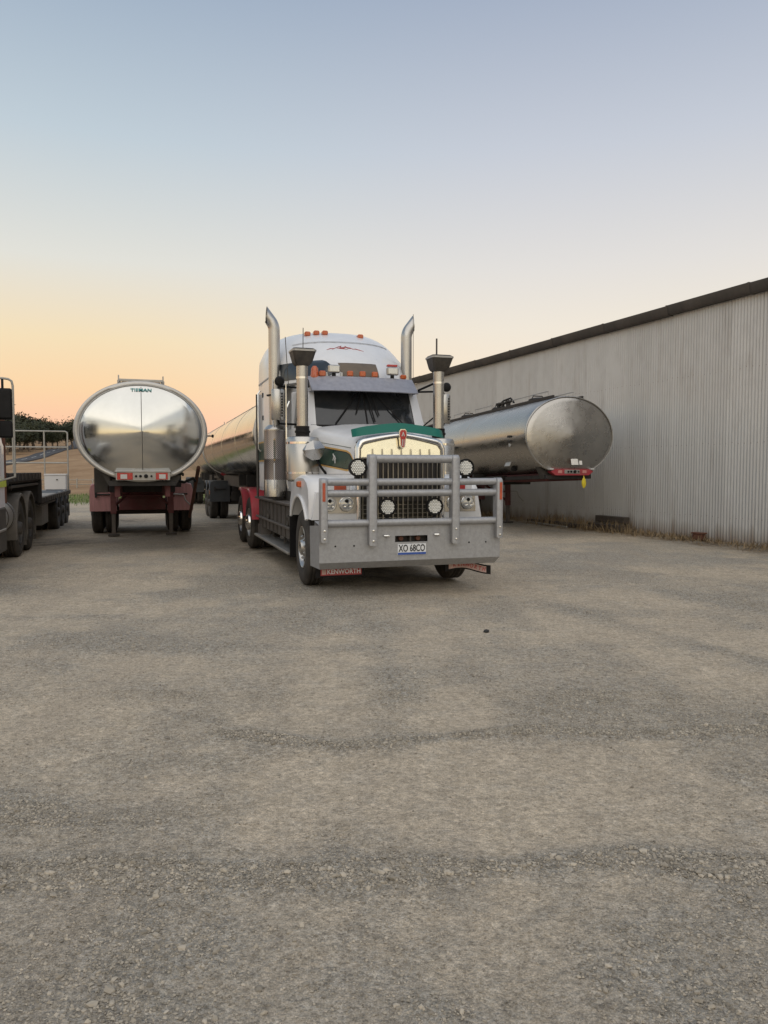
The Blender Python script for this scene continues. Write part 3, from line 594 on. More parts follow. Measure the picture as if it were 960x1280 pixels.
# ------------------------------------------------------------------ tankers
collarm = M('dull collar aluminium', (.48, .465, .44), .42, .8, .08, 4, (DUST, .1, 4))
TA, TB, TZ = 1.22, .96, 2.34
def ering(y, s, n=72, da=0):
    return [((TA + da) * s * cos(2 * pi * k / n), y, TZ + (TB + da) * s * sin(2 * pi * k / n)) for k in range(n)]
def tanker(label, loc, rz, L, axles, shell, head, gm, rx=0, wdz=0, style='left', legs=2.9, legdz=0, group='silver tanker trailers'):
    t = thing('tanker_trailer', label, 'tanker trailer', loc, rz, group, rx)
    G().loft([ering(.0, .925), ering(-.02, .945), ering(-.022, .985), ering(-.008, .997), ering(.02, 1.0)] + [ering(y, 1.0) for y in np.linspace(.3, L, 16)] + [ering(L + .03, .99), ering(L + .03, .94)], True, False).build('tank_shell', shell, t, ang=50)
    ap = -.21 if style != 'right' else -.20
    q_ = 1.055 if style == 'right' else 1
    hr = [ering(.0, .94 * q_), ering(-.012, .925 * q_), ering(-.03, .905 * q_)] + [ering(-.03 + (ap + .03) * k, .905 * q_ * (1 - k) ** (.68 if style == 'left' else .9)) for k in (.12, .25, .4, .55, .7, .82, .91, .97)] + [ering(ap, .001)]
    hd = G().loft(hr, True, False).build('tank_head', head, t, ang=60)
    G().loft([ering(L + .03, .945), ering(L + .1, .7), ering(L + .15, .001)], True, False).build('tank_rear_head', head, t, ang=60)
    G().tube([(x, y - .012, z) for x, y, z in ering(-.022, .926 * q_)] + [(TA * .926 * q_, -.034, TZ)], .013 if style == 'right' else .0065, 6).build('rim_line', whitel if style != 'right' else alu, t)  # thin rim lip; its white paints in an edge highlight, bare metal on right tank
    if style != 'right': G().loft([ering(-.018, .93), ering(-.030, .94), ering(-.030, .988), ering(-.016, 1.004), ering(.05, 1.004), ering(.05, .995)], True, False).build('tank_collar', collarm, t, ang=50)
    nb = int(L / 3.2)
    for k in range(1, nb):
        y = k * L / nb; G().loft([ering(y - .03, 1.0, da=-.004), ering(y - .03, 1.0, da=.004), ering(y + .03, 1.0, da=.004), ering(y + .03, 1.0, da=-.004)], True, False).build('tank_band', shell, t)
    # chassis
    for s_ in (-1, 1): G().b2((s_ * .42, .25, 1.26 if style == 'right' else 1.08), (s_ * .52, L - .1, 1.44)).build('chassis_rail', redshade if style != 'coupled' else blackp, t)
    G().b2((-.62, .02, 1.30), (.62, 2.2, 1.39)).build('skid_plate', blackp, t); G().b2((-.70, 2.3, 1.30 if style == 'right' else 1.12), (.70, axles[0] - 1.0, 1.42)).build('light_block_box', blackp, t)  # box added and plate widened to block light and darken the underside
    G().prism([(-.62, 1.30), (-.78, 1.62), (-.70, 1.64), (-.45, 1.40), (.45, 1.40), (.70, 1.64), (.78, 1.62), (.62, 1.30)], lambda x, z: (x, .12, z), lambda x, z: (x, .30, z)).build('cradle', darkm, t)
    for y in (3.6, 5.2):
        if y < L - 1: G().b2((-.9, y, 1.2), (.9, y + .12, 1.5)).build('cradle', blackp, t)
    # front panel with sockets and reflectors
    if style == 'left':
        pn = G().prism([(-.48, 1.415), (-.48, 1.56), (-.2, 1.575), (-.14, 1.60), (.02, 1.60), (.10, 1.58), (.5, 1.585), (.5, 1.415)], lambda x, z: (x, -.13, z), lambda x, z: (x, .05, z)).build('front_panel', alu, t)
        G().b2((-.50, -.16, 1.575), (.52, .04, 1.592)).build('panel_lip', whitel, t)
        for x0, x1, w0, w1 in ((-.46, -.18, -.40, -.28), (.24, .46, .30, .42)):
            r_ = G().b2((x0, -.145, 1.425), (x1, -.131, 1.555), .003).build('red_marker', redl, t); G().b2((w0, -.155, 1.44), (w1, -.146, 1.525), .002).build('white_reflector', whitel, r_)
    else:
        pn = G().prism([(-.58, 1.47), (-.45, 1.38), (.45, 1.38), (.58, 1.47), (.45, 1.53), (-.45, 1.53)], lambda x, z: (x, -.13, z), lambda x, z: (x, .05, z)).build('front_panel', red, t)
        G().b2((-.22, -.142, 1.42), (.2, -.131, 1.515), .003).build('socket_plate', alu, t)
        for x in (-.56, .56): G().b2((x - .05, -.14, 1.51), (x + .05, -.02, 1.55)).build('marker_lamp', whitel, t)
        for x in (-.34, .33): G().b2((x - .055, -.139, 1.43), (x + .055, -.132, 1.50), .002).build('reflector', M('pink reflector', (.5, .22, .2), .4), t)
    for x, r_ in ((-.12, .022), (-.04, .026), (.06, .038), (.16, .02)):
        G().lathe((x, -.13, 1.49 if style == 'left' else 1.465), (0, -1, 0), [(0, r_), (.03, r_), (.034, r_ * .6), (.034, 0)], 14).build('air_socket', black, t)
    # landing legs
    if legs:
        for s_ in (-1, 1):
            lg = G().b2((s_ * .67 - .065, legs - .065, .55 + legdz), (s_ * .67 + .065, legs + .065, 1.42), .008).build('landing_leg', redshade, t)
            G().b2((s_ * .67 - .045, legs - .045, .06 + legdz), (s_ * .67 + .045, legs + .045, .56 + legdz)).build('leg_tube', M('leg tube', (.10, .09, .085), .55, .4, .2, 6, (DUST, .4, 5)), lg)
            G().b2((s_ * .67 - .13, legs - .11, .015 + legdz), (s_ * .67 + .13, legs + .11, .06 + legdz), .008).build('leg_foot', darkm, lg)
        G().tube([(-.67, legs, 1.0), (.67, legs, 1.0)], .025, 8).build('cross_shaft', redshade, t)
        G().tube([(-.67, legs + .08, .72), (.05, legs + .5, 1.35)], .035, 8).build('brace', redshade, t); G().tube([(.67, legs + .08, .72), (-.05, legs + .5, 1.35)], .035, 8).build('brace', redshade, t)
        G().tube([(.67, legs, 1.02), (.98, legs, 1.0), (1.02, legs - .02, .86), (1.18, legs - .03, .70)], .018, 8).build('leg_crank', alu, t)
    # axles, wheels, guards
    for i, ya in enumerate(axles):
        G().tube([(-1.1, ya, .53 + wdz), (1.1, ya, .53 + wdz)], .07, 10).build('axle', darkm, t)
        G().b2((-.55, ya - .45, .74 + wdz), (-.43, ya + .45, .84 + wdz)).build('spring', darkm, t); G().b2((.43, ya - .45, .74 + wdz), (.55, ya + .45, .84 + wdz)).build('spring', darkm, t)
        for s_ in (-1, 1):
            wheel(t, s_, 1.23, ya, .53 + wdz, 'dark')
            if gm:
                gd = guard(t, s_, .60, 1.25, ya, .53 + wdz, .73, 35, 160, gm)
                if i == 0:
                    G().box((s_ * .93, ya - .765, 1.0 + wdz), (.36, .05, .035)).box((s_ * .93 - .17, ya - .765, 1.0 + wdz), (.05, .06, .15)).build('guard_bracket', blackp, gd)
                    g_ = G(); f0 = lambda x, z: (x, ya - .735, z); f1 = lambda x, z: (x, ya - .725, z)
                    g_.prism([(s_ * .61, .58 + wdz), (s_ * 1.25, .58 + wdz), (s_ * 1.25, 1.1 + wdz), (s_ * 1.22, 1.21 + wdz), (s_ * 1.12, 1.265 + wdz), (s_ * .61, 1.265 + wdz)], f0, f1).build('guard_front', gm, gd)
    G().b2((-.5, axles[0] - .7, .78 + wdz), (.5, axles[-1] + .5, 1.1)).build('bogie_frame', redshade if style != 'coupled' else blackp, t)
    G().b2((-.56, axles[0] - .72, .60 + wdz), (.56, axles[0] - .66, .90 + wdz)).build('under_panel', redshade if style != 'coupled' else blackp, t)
    # catwalk
    zt = TZ + TB
    for s_ in (-1, 1):
        G().b2((s_ * .40 - .03, .05, zt - .06), (s_ * .40 + .03, L - .4, zt + .02)).build('catwalk_edge', alu if style != 'right' else blackp, t)
        if style != 'right': G().b2((s_ * .405 - .012, .02, zt - .03), (s_ * .405 + .012, .05, zt + .11)).build('catwalk_post', alu, t)
    if style != 'right': G().b2((-.40, .02, zt - .005), (.40, .06, zt + .04)).build('catwalk_end', alu, t)
    G().b2((-.36, .3, zt - .02), (.36, L - .5, zt + .02)).build('catwalk_deck', darkm, t)
    for k in range(max(2, int(L / 2.4))):
        y = 1.5 + k * 2.2
        if y > L - .8: break
        h = G().lathe((0, y, zt), (0, 0, 1), [(0, .26), (.09, .26), (.11, .24), (.14, .1), (.15, 0)], 20).build('manhole', alu if style != 'right' else blackp, t)
        G().tube([(-.2, y, zt + .1), (-.15, y, zt + .18), (.1, y, zt + .18), (.18, y, zt + .1)], .015, 6).build('hatch_clamp', blackp, h)
    return t
ROTL = radians(18)
def F(x, y, deg): a = radians(deg); return (x * cos(a) - y * sin(a), x * sin(a) + y * cos(a), 0)
lt = tanker('polished tanker trailer end facing the camera, left of the white truck', F(.06, 15.2, 18), ROTL, 7.0, [5.55, 6.85], polish, polish2, redfade, style='left', legs=4.15)
G().tube([(-.004, -.216, TZ), (-.004, -.19, TZ + TB * .28), (-.004, -.135, TZ + TB * .60), (-.003, -.045, TZ + TB * .885)], .006, 6).build('weld_seam', darkm, lt); G().tube([(.004, -.216, TZ), (.004, -.19, TZ - TB * .28), (.004, -.135, TZ - TB * .60), (.003, -.07, TZ - TB * .82)], .006, 6).build('weld_seam', darkm, lt)
text('TIEMAN', .075, tealink, lt, (-.0, -.078, TZ + TB * .82), (radians(74), 0, 0), 1.45, .002, bold=.002)
G().tube([(1.12, 1.0, 1.66), (1.16, 3.2, 1.0), (1.17, 5.0, .40)], .04, 8).build('support_pole', rust, lt)
G().box((-.80, 1.3, 1.40), (.26, .5, .50)).build('hose_cabinet', darkm, lt)
for s_, z_ in ((1, 2.28), (1, 1.52), (-1, 1.45)):
    xx = s_ * (TA * math.sqrt(max(0, 1 - ((z_ - TZ) / TB) ** 2)))
    G().tube([(xx - s_ * .02, .1, z_), (xx + s_ * .11, .1, z_)], .013, 8).lathe((xx + s_ * .1, .1, z_), (s_, 0, 0), [(0, .03), (.03, .035), (.04, .02), (.04, 0)], 12).build('side_lamp', black, lt)
G().tube([(.6, .3, 1.4), (.8, .5, 1.36), (.98, .55, 1.44), (1.02, .6, 1.38)], .03, 8).build('hose', black, lt)

a_ = radians(1.7)
rt = tanker('dull tanker trailer parked nose out beside the corrugated shed', F(9.93, 15.95, 18)[:2] + (.10,), radians(17.5), 11.0, [8.2, 9.5], brushed, brushed, redshade, rx=-a_, wdz=.15, style='right', legs=4.6, legdz=.03)
G().box((.02, -.20, 1.70), (.19, .004, .15), .001, Matrix.Rotation(radians(-14), 3, 'X')).build('paper_sticker', paper, rt); G().box((.20, -.175, 1.68), (.08, .004, .10), .001, Matrix.Rotation(radians(-14), 3, 'X')).build('paper_sticker', paper, rt)
g = G(); g.tube([(.33, -.1, 1.38), (.33, -.11, 1.30), (.31, -.11, 1.2), (.35, -.11, 1.12)], .012, 6); g.loft([[(.33 + w * cos(2 * pi * k / 8), -.11 + w * .5 * sin(2 * pi * k / 8), z) for k in range(8)] for z, w in ((1.33, .015), (1.27, .05), (1.2, .065), (1.13, .055), (1.07, .02))]).build('yellow_coupling_cover', yellow, rt)
for y0_, y1_ in ((.3, 2.2), (3.4, 4.6), (5.0, 6.2), (6.6, 9.5)):
    G().tube([(-.40, y0_, TZ + TB + .05), (-.40, y0_, TZ + TB + .14), (-.40, y1_, TZ + TB + .14), (-.40, y1_, TZ + TB + .05)], .009, 6).build('catwalk_rail', alu, rt)
G().tube([(.30, .3, TZ + TB + .05), (.30, .3, TZ + TB + .14), (.30, 1.3, TZ + TB + .14)], .009, 6).build('catwalk_rail', alu, rt)
for y in (2.5, 2.7, 2.95, 3.15, 6.9): G().lathe((-.3 + random.uniform(-.05, .05), y, TZ + TB), (0, 0, 1), [(0, .05), (.12, .05), (.13, .09), (.17, .09), (.18, .03), (.2, 0)], 12).build('valve', blackp, rt)
G().tube([(-.3, 2.3, TZ + TB + .1), (-.3, 2.5, TZ + TB + .24), (-.3, 2.9, TZ + TB + .22), (-.3, 3.3, TZ + TB + .1)], .025, 8).build('vent_pipe', black, rt)
def tx(z): return -TA * math.sqrt(max(0, 1 - ((z - TZ) / TB) ** 2))
for y, z in ((.75, 2.36), (.75, 2.24), (4.1, 2.28)):
    G().box((tx(z) - .02, y, z), (.05, .12, .05)).build('side_bracket', blackp, rt)
G().lathe((tx(2.15), .78, 2.15), (-1, 0, -.1), [(0, .045), (.02, .045), (.025, .03), (.025, 0)], 14).build('round_sticker', whitel, rt)
G().tube([(tx(1.55) - .03, 1.6, 1.60), (tx(1.55) - .03, 6.5, 1.60)], .022, 8).build('hose_tube', galv, rt)
G().box((tx(1.72) - .03, 1.35, 1.72), (.02, .28, .16), .004, Matrix.Rotation(radians(25), 3, 'Y')).build('tag_plate', whitel, rt); G().lathe((tx(1.58) - .05, 1.35, 1.58), (0, 1, 0), [(-.08, .06), (.08, .06)], 12).build('tube_cap', black, rt)

# ------------------------------------------------------------------ the white prime mover (x right, y back, z up; origin under the bull bar)
TDEG = 17.6; TP0 = (.37, 9.58)
tk = thing('prime_mover', 'white prime mover with grey bull bar, teal bonnet strip and twin chrome exhausts', 'truck', (*TP0, 0), radians(TDEG))
def B(a, b, name, mat, bev=.006, parent=None): return G().b2(a, b, bev).build(name, mat, parent or tk)
# bull bar: folded bumper sheet with posts and rails
g = G(); w, zb, zm, zt_ = 1.225, .365, .455, .925
g.b2((-w, 0, zm), (-.24, .012, zt_), .001); g.b2((.20, 0, zm), (w, .012, zt_), .001); g.b2((-.24, 0, .77), (.20, .012, zt_), .001); g.b2((-.24, 0, zm), (.20, .012, .69), .001)
g.add([(-w, 0, zt_), (w, 0, zt_), (w, .26, zt_ + .035), (-w, .26, zt_ + .035), (-w, .26, zt_ - .1), (w, .26, zt_ - .1), (w, .013, zt_ - .02), (-w, .013, zt_ - .02)], [(0, 1, 2, 3), (3, 2, 5, 4), (4, 5, 6, 7)])
g.add([(-w, 0, zm), (w, 0, zm), (w - .03, .10, zb), (-w + .03, .10, zb), (-w + .03, .36, zb), (w - .03, .36, zb)], [(0, 3, 2, 1), (3, 4, 5, 2)])
for s_ in (-1, 1):
    x = s_ * w
    g.add([(x, 0, zt_), (x, 0, zm), (x - s_ * .03, .10, zb), (x + s_ * .03, .38, zb + .02), (x + s_ * .035, .38, zt_ - .03), (x - s_ * .012, .012, zt_ - .01), (x - s_ * .04, .10, zb + .01), (x + s_ * .02, .38, zb + .03), (x + s_ * .023, .38, zt_ - .04)], [(0, 1, 2, 3, 4), (5, 8, 7, 6), (0, 4, 8, 5), (4, 3, 7, 8)])
bb = g.build('bull_bar', hammer, tk, ang=25)
def rpost(x, z0, z1, wd, name):
    r = .05
    pr = [(-.10, z0), (.035, z0), (.035, z1)] + [(-.10 + r - r * sin(a), z1 - r + r * cos(a)) for a in np.linspace(0, pi / 2, 6)]
    g = G(); b = .012
    ins = lambda y, z: ((y + .0325) * .86 - .0325, (z - (z0 + z1) / 2) * (1 - .03 / (z1 - z0)) + (z0 + z1) / 2)
    n = len(pr); rings = [[(x - wd / 2, *ins(*p)) for p in pr], [(x - wd / 2 + b, *p) for p in pr], [(x + wd / 2 - b, *p) for p in pr], [(x + wd / 2, *ins(*p)) for p in pr]]
    return g.loft(rings).build(name, hammer, bb, ang=50)
for s_ in (-1, 1):
    rpost(s_ * 1.178, .715, 1.505, .085, 'post'); rpost(s_ * .557, .66, 1.80, .10, 'post')
    G().b2((s_ * 1.185 - .018, -.108, 1.22), (s_ * 1.185 + .018, -.101, 1.445), .002).build('marker_strip', orangered, bb)
    G().tube([(s_ * .34 - .05, -.02, .78), (s_ * .34, -.045, .78), (s_ * .34 + .01, -.05, .77)], [.018, .022, .014], 10).build('tow_pin', chrome, tk)
    for x in (.78, 1.02): G().lathe((s_ * x, -.001, .66), (0, -1, 0), [(0, .012), (.004, .010), (.0042, 0)], 8).build('bolt', black, bb)
G().tube([(-.52, -.03, 1.745), (.52, -.03, 1.745)], .052, 16).build('rail', hammer, bb)
for z in (1.455, 1.315, .945): G().tube([(-1.15, -.02, z), (1.15, -.02, z)], .045, 16).build('rail', hammer, bb)
for s_ in (-1, 1):
    for x, z in ((1.178, .76), (1.178, .86), (.557, .72), (.557, .85)): G().lathe((s_ * x, -.101, z), (0, -1, 0), [(0, .015), (.008, .015), (.010, .009), (.010, 0)], 6).build('bolt', chrome, bb)
    for z in (1.455, 1.315, .945):
        for x in (.557 - .052, .557 + .052, 1.178 - .045): G().lathe((s_ * x - .008, -.02, z), (1, 0, 0), [(0, .046), (.008, .0495), (.016, .046)], 16, False).build('weld', hammer, bb)
# slot behind the bumper opening
B((-.26, .10, .66), (.22, .12, .80), 'slot_back', blackp); B((-.035, .02, .69), (-.015, .09, .77), 'slot_divider', darkm)
for x in (-.14, .09): G().lathe((x, .1, .73), (0, -1, 0), [(0, .035), (.05, .03), (.055, 0)], 10).build('tow_eye', rust, tk)
# number plate
pl = B((-.21, -.012, .525), (.175, -.003, .665), 'number_plate', plate_m, .003)
G().b2((-.207, -.0155, .528), (.172, -.0125, .556), .001).build('plate_band', blue, pl)
text('XO 68CO', .125, ink, pl, (-.018, -.016, .607), (pi / 2, 0, 0), .66, .0015, bold=.0015)
# mudflap strips under the bumper
fl = B((-1.20, .30, .235), (-.56, .312, .365), 'mudflap', black, .004)
G().b2((-1.14, .294, .258), (-.60, .2995, .348), .002).build('flap_print', redflap, fl)
text('KENWORTH', .082, plate_m, fl, (-.835, .2915, .302), (pi / 2, 0, 0), .95, .001, bold=.0015)
G().b2((-1.125, .2905, .272), (-1.07, .2935, .336), .002).build('flap_emblem', pinkflap, fl)
def bent(xs, zf, y0, y1, hz):
    return [[(x, y0, zf(x) - hz), (x, y1, zf(x) - hz), (x, y1, zf(x) + hz), (x, y0, zf(x) + hz)] for x in xs]
zf = lambda x: .315 - .055 * max(0, (x - .85) / .35) ** 1.6 + .02 * sin((x - .6) * 9)
fr_ = G().loft(bent(np.linspace(.57, 1.24, 14), zf, .30, .312, .062)).build('mudflap', black, tk)
G().loft(bent(np.linspace(.62, 1.17, 12), zf, .293, .2995, .043)).build('flap_print', pinkflap, fr_)
for i, ch in enumerate('KENWORTH'):
    x = .70 + i * .062; text(ch, .075, redflap, fr_, (x, .2905, zf(x)), (pi / 2, -(zf(x + .02) - zf(x - .02)) / .04, 0), .9, .001, bold=.0015)
# driving lamps
def lamp(x, y, z, r, yaw=0):
    o = G().lathe((0, 0, 0), (0, -1, 0), [(-.11, r * .45), (-.10, r * .8), (-.04, r * 1.12), (.035, r * 1.2), (.045, r * 1.18), (.046, r * 1.04), (.02, r * 1.0)], 28).build('driving_lamp', black, tk, (x, y, z)); o.rotation_euler = (0, 0, yaw)
    G().lathe((0, 0, 0), (0, -1, 0), [(.02, r * 1.0), (.026, r * .98), (.034, r * .6), (.036, 0)], 28, False).build('lens', ledd, o)
    c = G(); st = r * .235
    for i in range(-5, 6):
        for j in range(-5, 6):
            px, pz = (i + .5 * (j % 2)) * st, j * st * .87
            if math.hypot(px, pz) < r * .92: q = math.hypot(px, pz) / r; c.lathe((px, -.043 + .012 * q * q, pz), (0, -1, 0), [(-.004, st * .47), (.003, st * .40), (.0055, 0)], 8, False)
    c.build('led_cells', ledc, o); return o
for x in (-.325, .315): lamp(x, .07, 1.135, .095); B((x - .02, .05, .98), (x + .02, .09, 1.05), 'lamp_bracket', black)
for x in (-.735, .715):
    lamp(x, .0, 1.635, .098); B((x - .03, -.03, 1.49), (x + .03, .05, 1.54), 'lamp_bracket', black)
# grille
def archz(x, s0, c0, wd): return s0 + (c0 - s0) * (1 - (abs(x) / wd) ** 1.35)
YG = .45
def arch_pts(wd, zlow, zs, zc, rc):
    p = [(-wd, zlow)]
    xs = np.linspace(-wd, wd, 31)
    for x in xs:
        z = archz(x, zs, zc, wd); e = max(0, abs(x) - (wd - rc)); z -= rc - math.sqrt(max(0, rc * rc - e * e)); p.append((x, z))
    return p + [(wd, zlow)]
o_ = arch_pts(.625, .92, 2.0, 2.10, .10); i_ = arch_pts(.555, .95, 1.925, 2.035, .05)
n_ = len(o_); g = G(); rg = []
for k in range(n_):
    (ox, oz), (ix, iz) = o_[k], i_[k]; mx_, mz_ = (ox + ix) / 2, (oz + iz) / 2
    rg.append([(ox, YG + .10, oz), (ox, YG + .02, oz), (ox * .75 + ix * .25, YG - .012, oz * .75 + iz * .25), (mx_, YG - .02, mz_), (ox * .25 + ix * .75, YG - .012, oz * .25 + iz * .75), (ix, YG + .01, iz), (ix, YG + .10, iz)])
g.loft(rg, False).build('grille_surround', chrome, tk, ang=60)
tpm = M('grille top plate', (.92, .87, .68), .16, 1, .04, 5, (DUST, .10, 25), (90, .03, .002))
ip = arch_pts(.556, 1.76, 1.93, 2.04, .05)
G().prism(ip, lambda x, z: (x, YG + .012 + .07 * (z - 1.76), z), lambda x, z: (x, YG + .06, z)).build('grille_top_plate', tpm, tk)
B((-.555, YG + .09, .93), (.555, YG + .10, 1.76), 'grille_screen', wiregrille)
barme = G().b2((-.0055, 0, .95), (.0055, .03, 1.765), .002).mesh('grille_bar', barm)
for k in range(16): link('grille_bar', barme, tk, (-.525 + k * 1.05 / 15, YG + .035, 0))
gwire = G()
for k in range(14): gwire.tube([(-.55, YG + .075, .97 + k * .057), (.55, YG + .075, .97 + k * .057)], .004, 4)
gwire.build('grille_wires', barm, tk)
fin = G().prism([(-.012, 1.77), (.012, 1.77), (.003, 1.885), (-.003, 1.885)], lambda x, z: (x, -.018, z), lambda x, z: (x, .02, z)).mesh('grille_fin', barm)
for k in range(7): link('grille_fin', fin, tk, (-.40 + k * .133, YG + .01, 0))
B((-.55, YG - .0, 1.755), (.55, YG + .03, 1.775), 'grille_crossbar', barm)
B((-.60, .30, .93), (.60, .42, .955), 'grille_sill', steel)
# badge: shield with a flared foot
sh = [(-.052, 2.12), (-.03, 2.145), (.03, 2.145), (.052, 2.12), (.055, 2.06), (.04, 2.015), (.034, 1.93), (.026, 1.905), (0, 1.885), (-.026, 1.905), (-.034, 1.93), (-.04, 2.015), (-.055, 2.06)]
bd = G().prism(sh, lambda x, z: (x, YG - .055, z), lambda x, z: (x, YG, z)).build('badge', chrome, tk)
G().prism([(x * .8, (z - 2.03) * .88 + 2.03) for x, z in sh], lambda x, z: (x, YG - .062, z), lambda x, z: (x, YG - .054, z)).build('badge_enamel', redl, bd)
G().prism([(-.022, 2.05), (-.004, 2.105), (.004, 2.105), (.022, 2.05), (.010, 2.05), (0, 2.08), (-.010, 2.05)], lambda x, z: (x, YG - .068, z), lambda x, z: (x, YG - .061, z)).build('badge_letter', whitel, bd)
for x in (-.012, .012): G().b2((x - .005, YG - .067, 1.92), (x + .005, YG - .061, 2.01), .001).build('badge_stripe', whitel, bd)
# teal deflector over the bonnet nose
rg = []
for x in np.linspace(-.645, .645, 27):
    zl = archz(x, 2.035, 2.115, .65); e = max(0, abs(x) - .52) / .125; yb = YG + .06 + .08 * e ** 2; h = .118 - .012 * e
    rg.append([(x, yb - .03, zl), (x, yb + .035, zl + h), (x, yb + .05, zl + h - .004), (x, yb - .008, zl)])
G().loft(rg).build('bonnet_deflector', teal, tk, ang=60)
# bonnet
def hw(y): return .615 + (.90 - .615) * sm((y - .5) / 1.7) ** .9
def htop(y): return 2.00 + .22 * (y - .5) / 1.55
def hood_ring(y):
    w_, z_ = hw(y), htop(y); p = [(-w_ - .01, y, 1.18), (-w_, y, 1.55), (-w_, y, z_ - .16), (-w_ + .012, y, z_ - .08), (-w_ + .05, y, z_ - .02)]
    p += [(x, y, z_ + .085 * (1 - (abs(x) / w_) ** 2)) for x in np.linspace(-w_ + .12, w_ - .12, 9)]
    return p + [(-x, yy, z) for x, yy, z in p[:5][::-1]]
G().loft([hood_ring(y) for y in np.linspace(.50, 2.12, 14)], False, False).build('bonnet', white, tk, ang=50)
B((-.60, .52, 1.18), (.60, .56, 1.98), 'radiator', blackp)
B((-.55, .6, .75), (.55, 2.2, 1.5), 'engine_bay_block', blackp)  # solid dark block put in so no light passes under the bonnet
def side_patch(s_, y0, y1, zl, zh, off, name, mat, n=12, parent=None, round_front=0):
    vs = []
    for k in range(n + 1):
        y = y0 + (y1 - y0) * k / n; q = sm(k / n / .12) if round_front else 1; c = (zl(y) + zh(y)) / 2; a = c + (zl(y) - c) * (1 - round_front * (1 - q)); b = c + (zh(y) - c) * (1 - round_front * (1 - q))
        x = s_ * (hw(y) + off); vs += [(x, y, a), (x, y, b), (x - s_ * .012, y, a), (x - s_ * .012, y, b)]
    fs = []
    for k in range(n):
        i = 4 * k; fs += [(i, i + 1, i + 5, i + 4), (i + 1, i + 3, i + 7, i + 5), (i, i + 4, i + 6, i + 2)]
    fs += [(0, 2, 3, 1), (4 * n, 4 * n + 1, 4 * n + 3, 4 * n + 2)]
    return G().add(vs, fs).build(name, mat, parent or tk)
for s_ in (-1, 1):
    zl = lambda y: 1.60 + .10 * (y - .6); zh = lambda y: 1.81 + .11 * (y - .6)
    bn = side_patch(s_, .60, 1.95, lambda y: zl(y) - .035, lambda y: zh(y) + .035, .003, 'bonnet_gold_panel', gold, round_front=.75)
    side_patch(s_, .615, 1.95, lambda y: zl(y) - .012, lambda y: zh(y) + .012, .005, 'bonnet_dark_edge', ink, parent=bn, round_front=.75)
    side_patch(s_, .63, 1.95, zl, zh, .007, 'bonnet_green_panel', dgreen, parent=bn, round_front=.75)
    x_ = s_ * (hw(1.22) + .0085); em = G()
    for P_ in ([(1.30, 1.80), (1.24, 1.74), (1.20, 1.79), (1.15, 1.73), (1.11, 1.75)], [(1.22, 1.83), (1.19, 1.79), (1.14, 1.80), (1.10, 1.76), (1.12, 1.70)]):
        em.tube([(x_, y, z) for y, z in P_], .008, 5)
    em.build('emblem', whitel, bn)
    side_patch(s_, .7, 2.0, lambda y: zh(y) + .075, lambda y: zh(y) + .082, .002, 'bonnet_stripe', dgreen)
# front wings
for s_ in (-1, 1):
    def curve(dx):
        k = .05 * dx
        up = [(.62 + k, .96), (.62 + k, 1.25 - k), (.66 + k, 1.40 - k), (.76 + k, 1.48 - k), (.98, 1.535 - k), (1.35, 1.545 - k), (1.65, 1.51 - k), (1.88 - k, 1.40 - k), (2.03 - k, 1.20 - k), (2.07 - k, .98)]
        dn = [(1.32 + .665 * cos(a), .55 + .69 * sin(a)) for a in np.linspace(.62, pi - .62, 18)]
        return up + dn
    rings = [[(s_ * x, y, z) for y, z in curve(k)] for x, k in ((.60, 0), (1.10, 0), (1.18, .25), (1.215, .9))]
    fd = G().loft(rings, True, False); n = len(curve(0)); nu = 10; fd.f = [f for f in fd.f]
    last = [(s_ * 1.215, y, z) for y, z in curve(.9)]
    fd.add(last, [tuple(range(n))]); fd.build('front_wing', white, tk, ang=40)
    lip = [(s_ * 1.222, 1.32 + .672 * cos(a), .55 + .697 * sin(a)) for a in np.linspace(.60, pi - .60, 22)]
    G().tube(lip, .022, 8).build('wing_lip', white, tk)
    B((s_ * .62, .75, .7), (s_ * .66, 2.0, 1.4), 'inner_wing', blackp)
    tl = B((s_ * 1.19, 1.14, 1.37), (s_ * 1.265, 1.26, 1.455), 'turn_lamp', orange, .015)
    # headlamp panel
    hp = [(.60, .955), (1.20, .955), (1.135, 1.315), (.60, 1.315)]
    hpn = G().prism([(s_ * x, z) for x, z in hp], lambda x, z: (x, .47 + .10 * abs(x) - .06, z), lambda x, z: (x, .60 + .1 * abs(x), z)).build('headlamp_panel', white, tk)
    G().prism([(s_ * .615, 1.04), (s_ * 1.105, 1.04), (s_ * 1.09, 1.285), (s_ * .615, 1.285)], lambda x, z: (x, .463 + .10 * abs(x) - .06, z), lambda x, z: (x, .475 + .1 * abs(x) - .06, z)).build('lamp_bezel', steel, tk)
    B((s_ * .76, .44, 1.335), (s_ * .92, .50, 1.42), 'park_lamp', redl if s_ > 0 else orangered, .01)
    B((s_ * .70, .46, 1.32), (s_ * 1.03, .62, 1.44), 'lamp_pod', white, .02)
    for x in (.755, .975):
        hl = G().lathe((s_ * x, .465 + .1 * x - .06, 1.16), (0, -1, 0), [(-.02, .098), (.02, .098), (.026, .092), (.018, .084)], 28).build('headlamp', chrome, tk)
        G().lathe((s_ * x, .465 + .1 * x - .06, 1.16), (0, -1, 0), [(.012, .086), (.03, .07), (.038, .03), (.039, 0)], 24, False).build('lens', ledg, hl)
        for dx, dz in ((.0, .042), (-.035, -.022), (.035, -.022)): G().lathe((s_ * x + dx, .43 + .1 * x - .06, 1.16 + dz), (0, -1, 0), [(0, .026), (.008, .024), (.003, .012), (.003, 0)], 12).build('projector', black if dz > 0 else chrome, hl)
